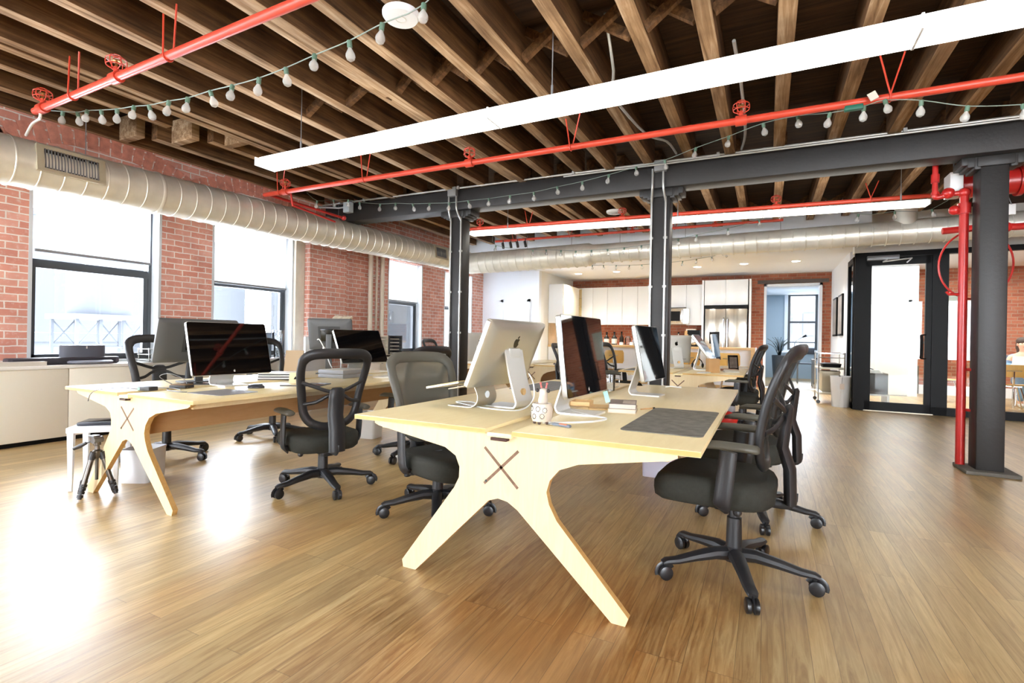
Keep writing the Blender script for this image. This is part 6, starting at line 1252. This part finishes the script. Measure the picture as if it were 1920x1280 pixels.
J = [((0, 0, 0.50), (0.13, 0.12)), ((0.0, 0, 0.66), (0.135, 0.10)), ((0.02, 0, 0.84), (0.15, 0.10)), ((0.03, 0, 0.96), (0.13, 0.085)), ((0.045, 0, 1.045), 0.052), ((0.06, 0, 1.10), 0.05), ((0.07, 0, 1.17), 0.085), ((0.075, 0, 1.245), 0.082),
     ((0.03, 0.17, 0.95), 0.062), ((0.09, 0.22, 0.78), 0.046), ((0.25, 0.14, 0.785), 0.036), ((0.31, 0.11, 0.79), 0.03),
     ((0.03, -0.17, 0.95), 0.062), ((0.09, -0.22, 0.78), 0.046), ((0.25, -0.14, 0.785), 0.036), ((0.31, -0.11, 0.79), 0.03),
     ((0.18, 0.10, 0.49), 0.085), ((0.42, 0.11, 0.50), 0.068), ((0.46, 0.11, 0.28), 0.052), ((0.44, 0.11, 0.10), 0.04), ((0.50, 0.11, 0.05), 0.035), ((0.58, 0.11, 0.04), 0.03),
     ((0.18, -0.10, 0.49), 0.085), ((0.42, -0.11, 0.50), 0.068), ((0.46, -0.11, 0.28), 0.052), ((0.44, -0.11, 0.10), 0.04), ((0.50, -0.11, 0.05), 0.035), ((0.58, -0.11, 0.04), 0.03)]
E_ = [(0, 1), (1, 2), (2, 3), (3, 4), (4, 5), (5, 6), (6, 7), (3, 8), (8, 9), (9, 10), (10, 11), (3, 12), (12, 13), (13, 14), (14, 15), (0, 16), (16, 17), (17, 18), (18, 19), (19, 20), (20, 21), (0, 22), (22, 23), (23, 24), (24, 25), (25, 26), (26, 27)]
body = skin_body('body', J, E_, skin_m, p)
face = MB().ball((0.155, 0, 1.195), (0.018, 0.013, 0.02), 10, 8).ball((0.078, 0.086, 1.195), (0.018, 0.012, 0.028), 10, 8).ball((0.078, -0.086, 1.195), (0.018, 0.012, 0.028), 10, 8); face.build('nose_and_ears', skin_m, body)
MB().ball((0.142, 0.032, 1.222), (0.010, 0.013, 0.006), 10, 6).ball((0.142, -0.032, 1.222), (0.010, 0.013, 0.006), 10, 6).build('eyes', hair_m, body); MB().ball((0.148, 0, 1.15), (0.008, 0.024, 0.006), 10, 6).build('mouth', mat('lips', (176, 96, 90), 0.5), body)
hr = MB().ball((0.022, 0, 1.262), (0.098, 0.098, 0.084), 20, 12).tube(smooth_pts([(-0.03, 0, 1.25), (-0.05, 0, 1.12), (-0.05, 0, 1.0)], 4), [0.085]*5+[0.07]*3+[0.05], 0.05, up=(1, 0, 0), seg=14); hr.build('hair', hair_m, p)
tj = [(j[0], tuple(v*1.1 for v in j[1]) if isinstance(j[1], tuple) else j[1]*1.22) for j in J]
shirt = skin_body('shirt', [tj[0], tj[1], tj[2], tj[3], ((0.04, 0, 1.015), 0.07), tj[8], tj[9], ((0.20, 0.165, 0.783), 0.046), tj[12], tj[13], ((0.20, -0.165, 0.783), 0.046)], [(0, 1), (1, 2), (2, 3), (3, 4), (3, 5), (5, 6), (6, 7), (3, 8), (8, 9), (9, 10)], denim_m, p)
jeans = skin_body('jeans', [((0, 0, 0.51), (0.15, 0.13))]+[(J[i][0], J[i][1]*1.15 if not isinstance(J[i][1], tuple) else J[i][1]) for i in (16, 17, 18, 19, 22, 23, 24, 25)], [(0, 1), (1, 2), (2, 3), (3, 4), (0, 5), (5, 6), (6, 7), (7, 8)], denim_m, p)
for s_ in (-1, 1):
    MB().tube(smooth_pts([(0.41, s_*0.11, 0.06), (0.45, s_*0.11, 0.05), (0.52, s_*0.11, 0.045), (0.60, s_*0.11, 0.035), (0.63, s_*0.11, 0.03)], 2), [0.035]*3+[0.042]*5+[0.02], [0.045]*3+[0.04]*3+[0.03]*3, up=(0, 0, 1), seg=12).build('shoe', wht_pl, p)
    hb = MB().box(0.295, 0.375, s_*0.11-0.036, s_*0.11+0.036, 0.772, 0.797, bev=0.010)
    for k in range(4): hb.tube(smooth_pts([(0.37, s_*0.11-0.027+0.018*k, 0.786), (0.41, s_*0.11-0.028+0.0187*k, 0.790), (0.435+0.008*(k in (1, 2)), s_*0.11-0.029+0.019*k, 0.776)], 3), 0.0085, seg=8)
    hb.tube(smooth_pts([(0.305, s_*0.11-s_*0.03, 0.784), (0.34, s_*0.11-s_*0.055, 0.780), (0.37, s_*0.11-s_*0.058, 0.776)], 3), 0.0095, seg=8)
    hb.build('hand', skin_m, body)
ch = thing('stool', 'plain seat under the seated person behind the glass', 'stool', (PX+0.01, PY+0.02, 0)); MB().lathe([(0.18, 0.38), (0.19, 0.40), (0.05, 0.402)], seg=24).build('seat', yell_m, ch)
for k in range(4): MB().cyl((0.12*math.cos(k*PI/2+.7), 0.12*math.sin(k*PI/2+.7), 0.38), (0.17*math.cos(k*PI/2+.7), 0.17*math.sin(k*PI/2+.7), 0), 0.011).build('leg', chrome_m, ch)
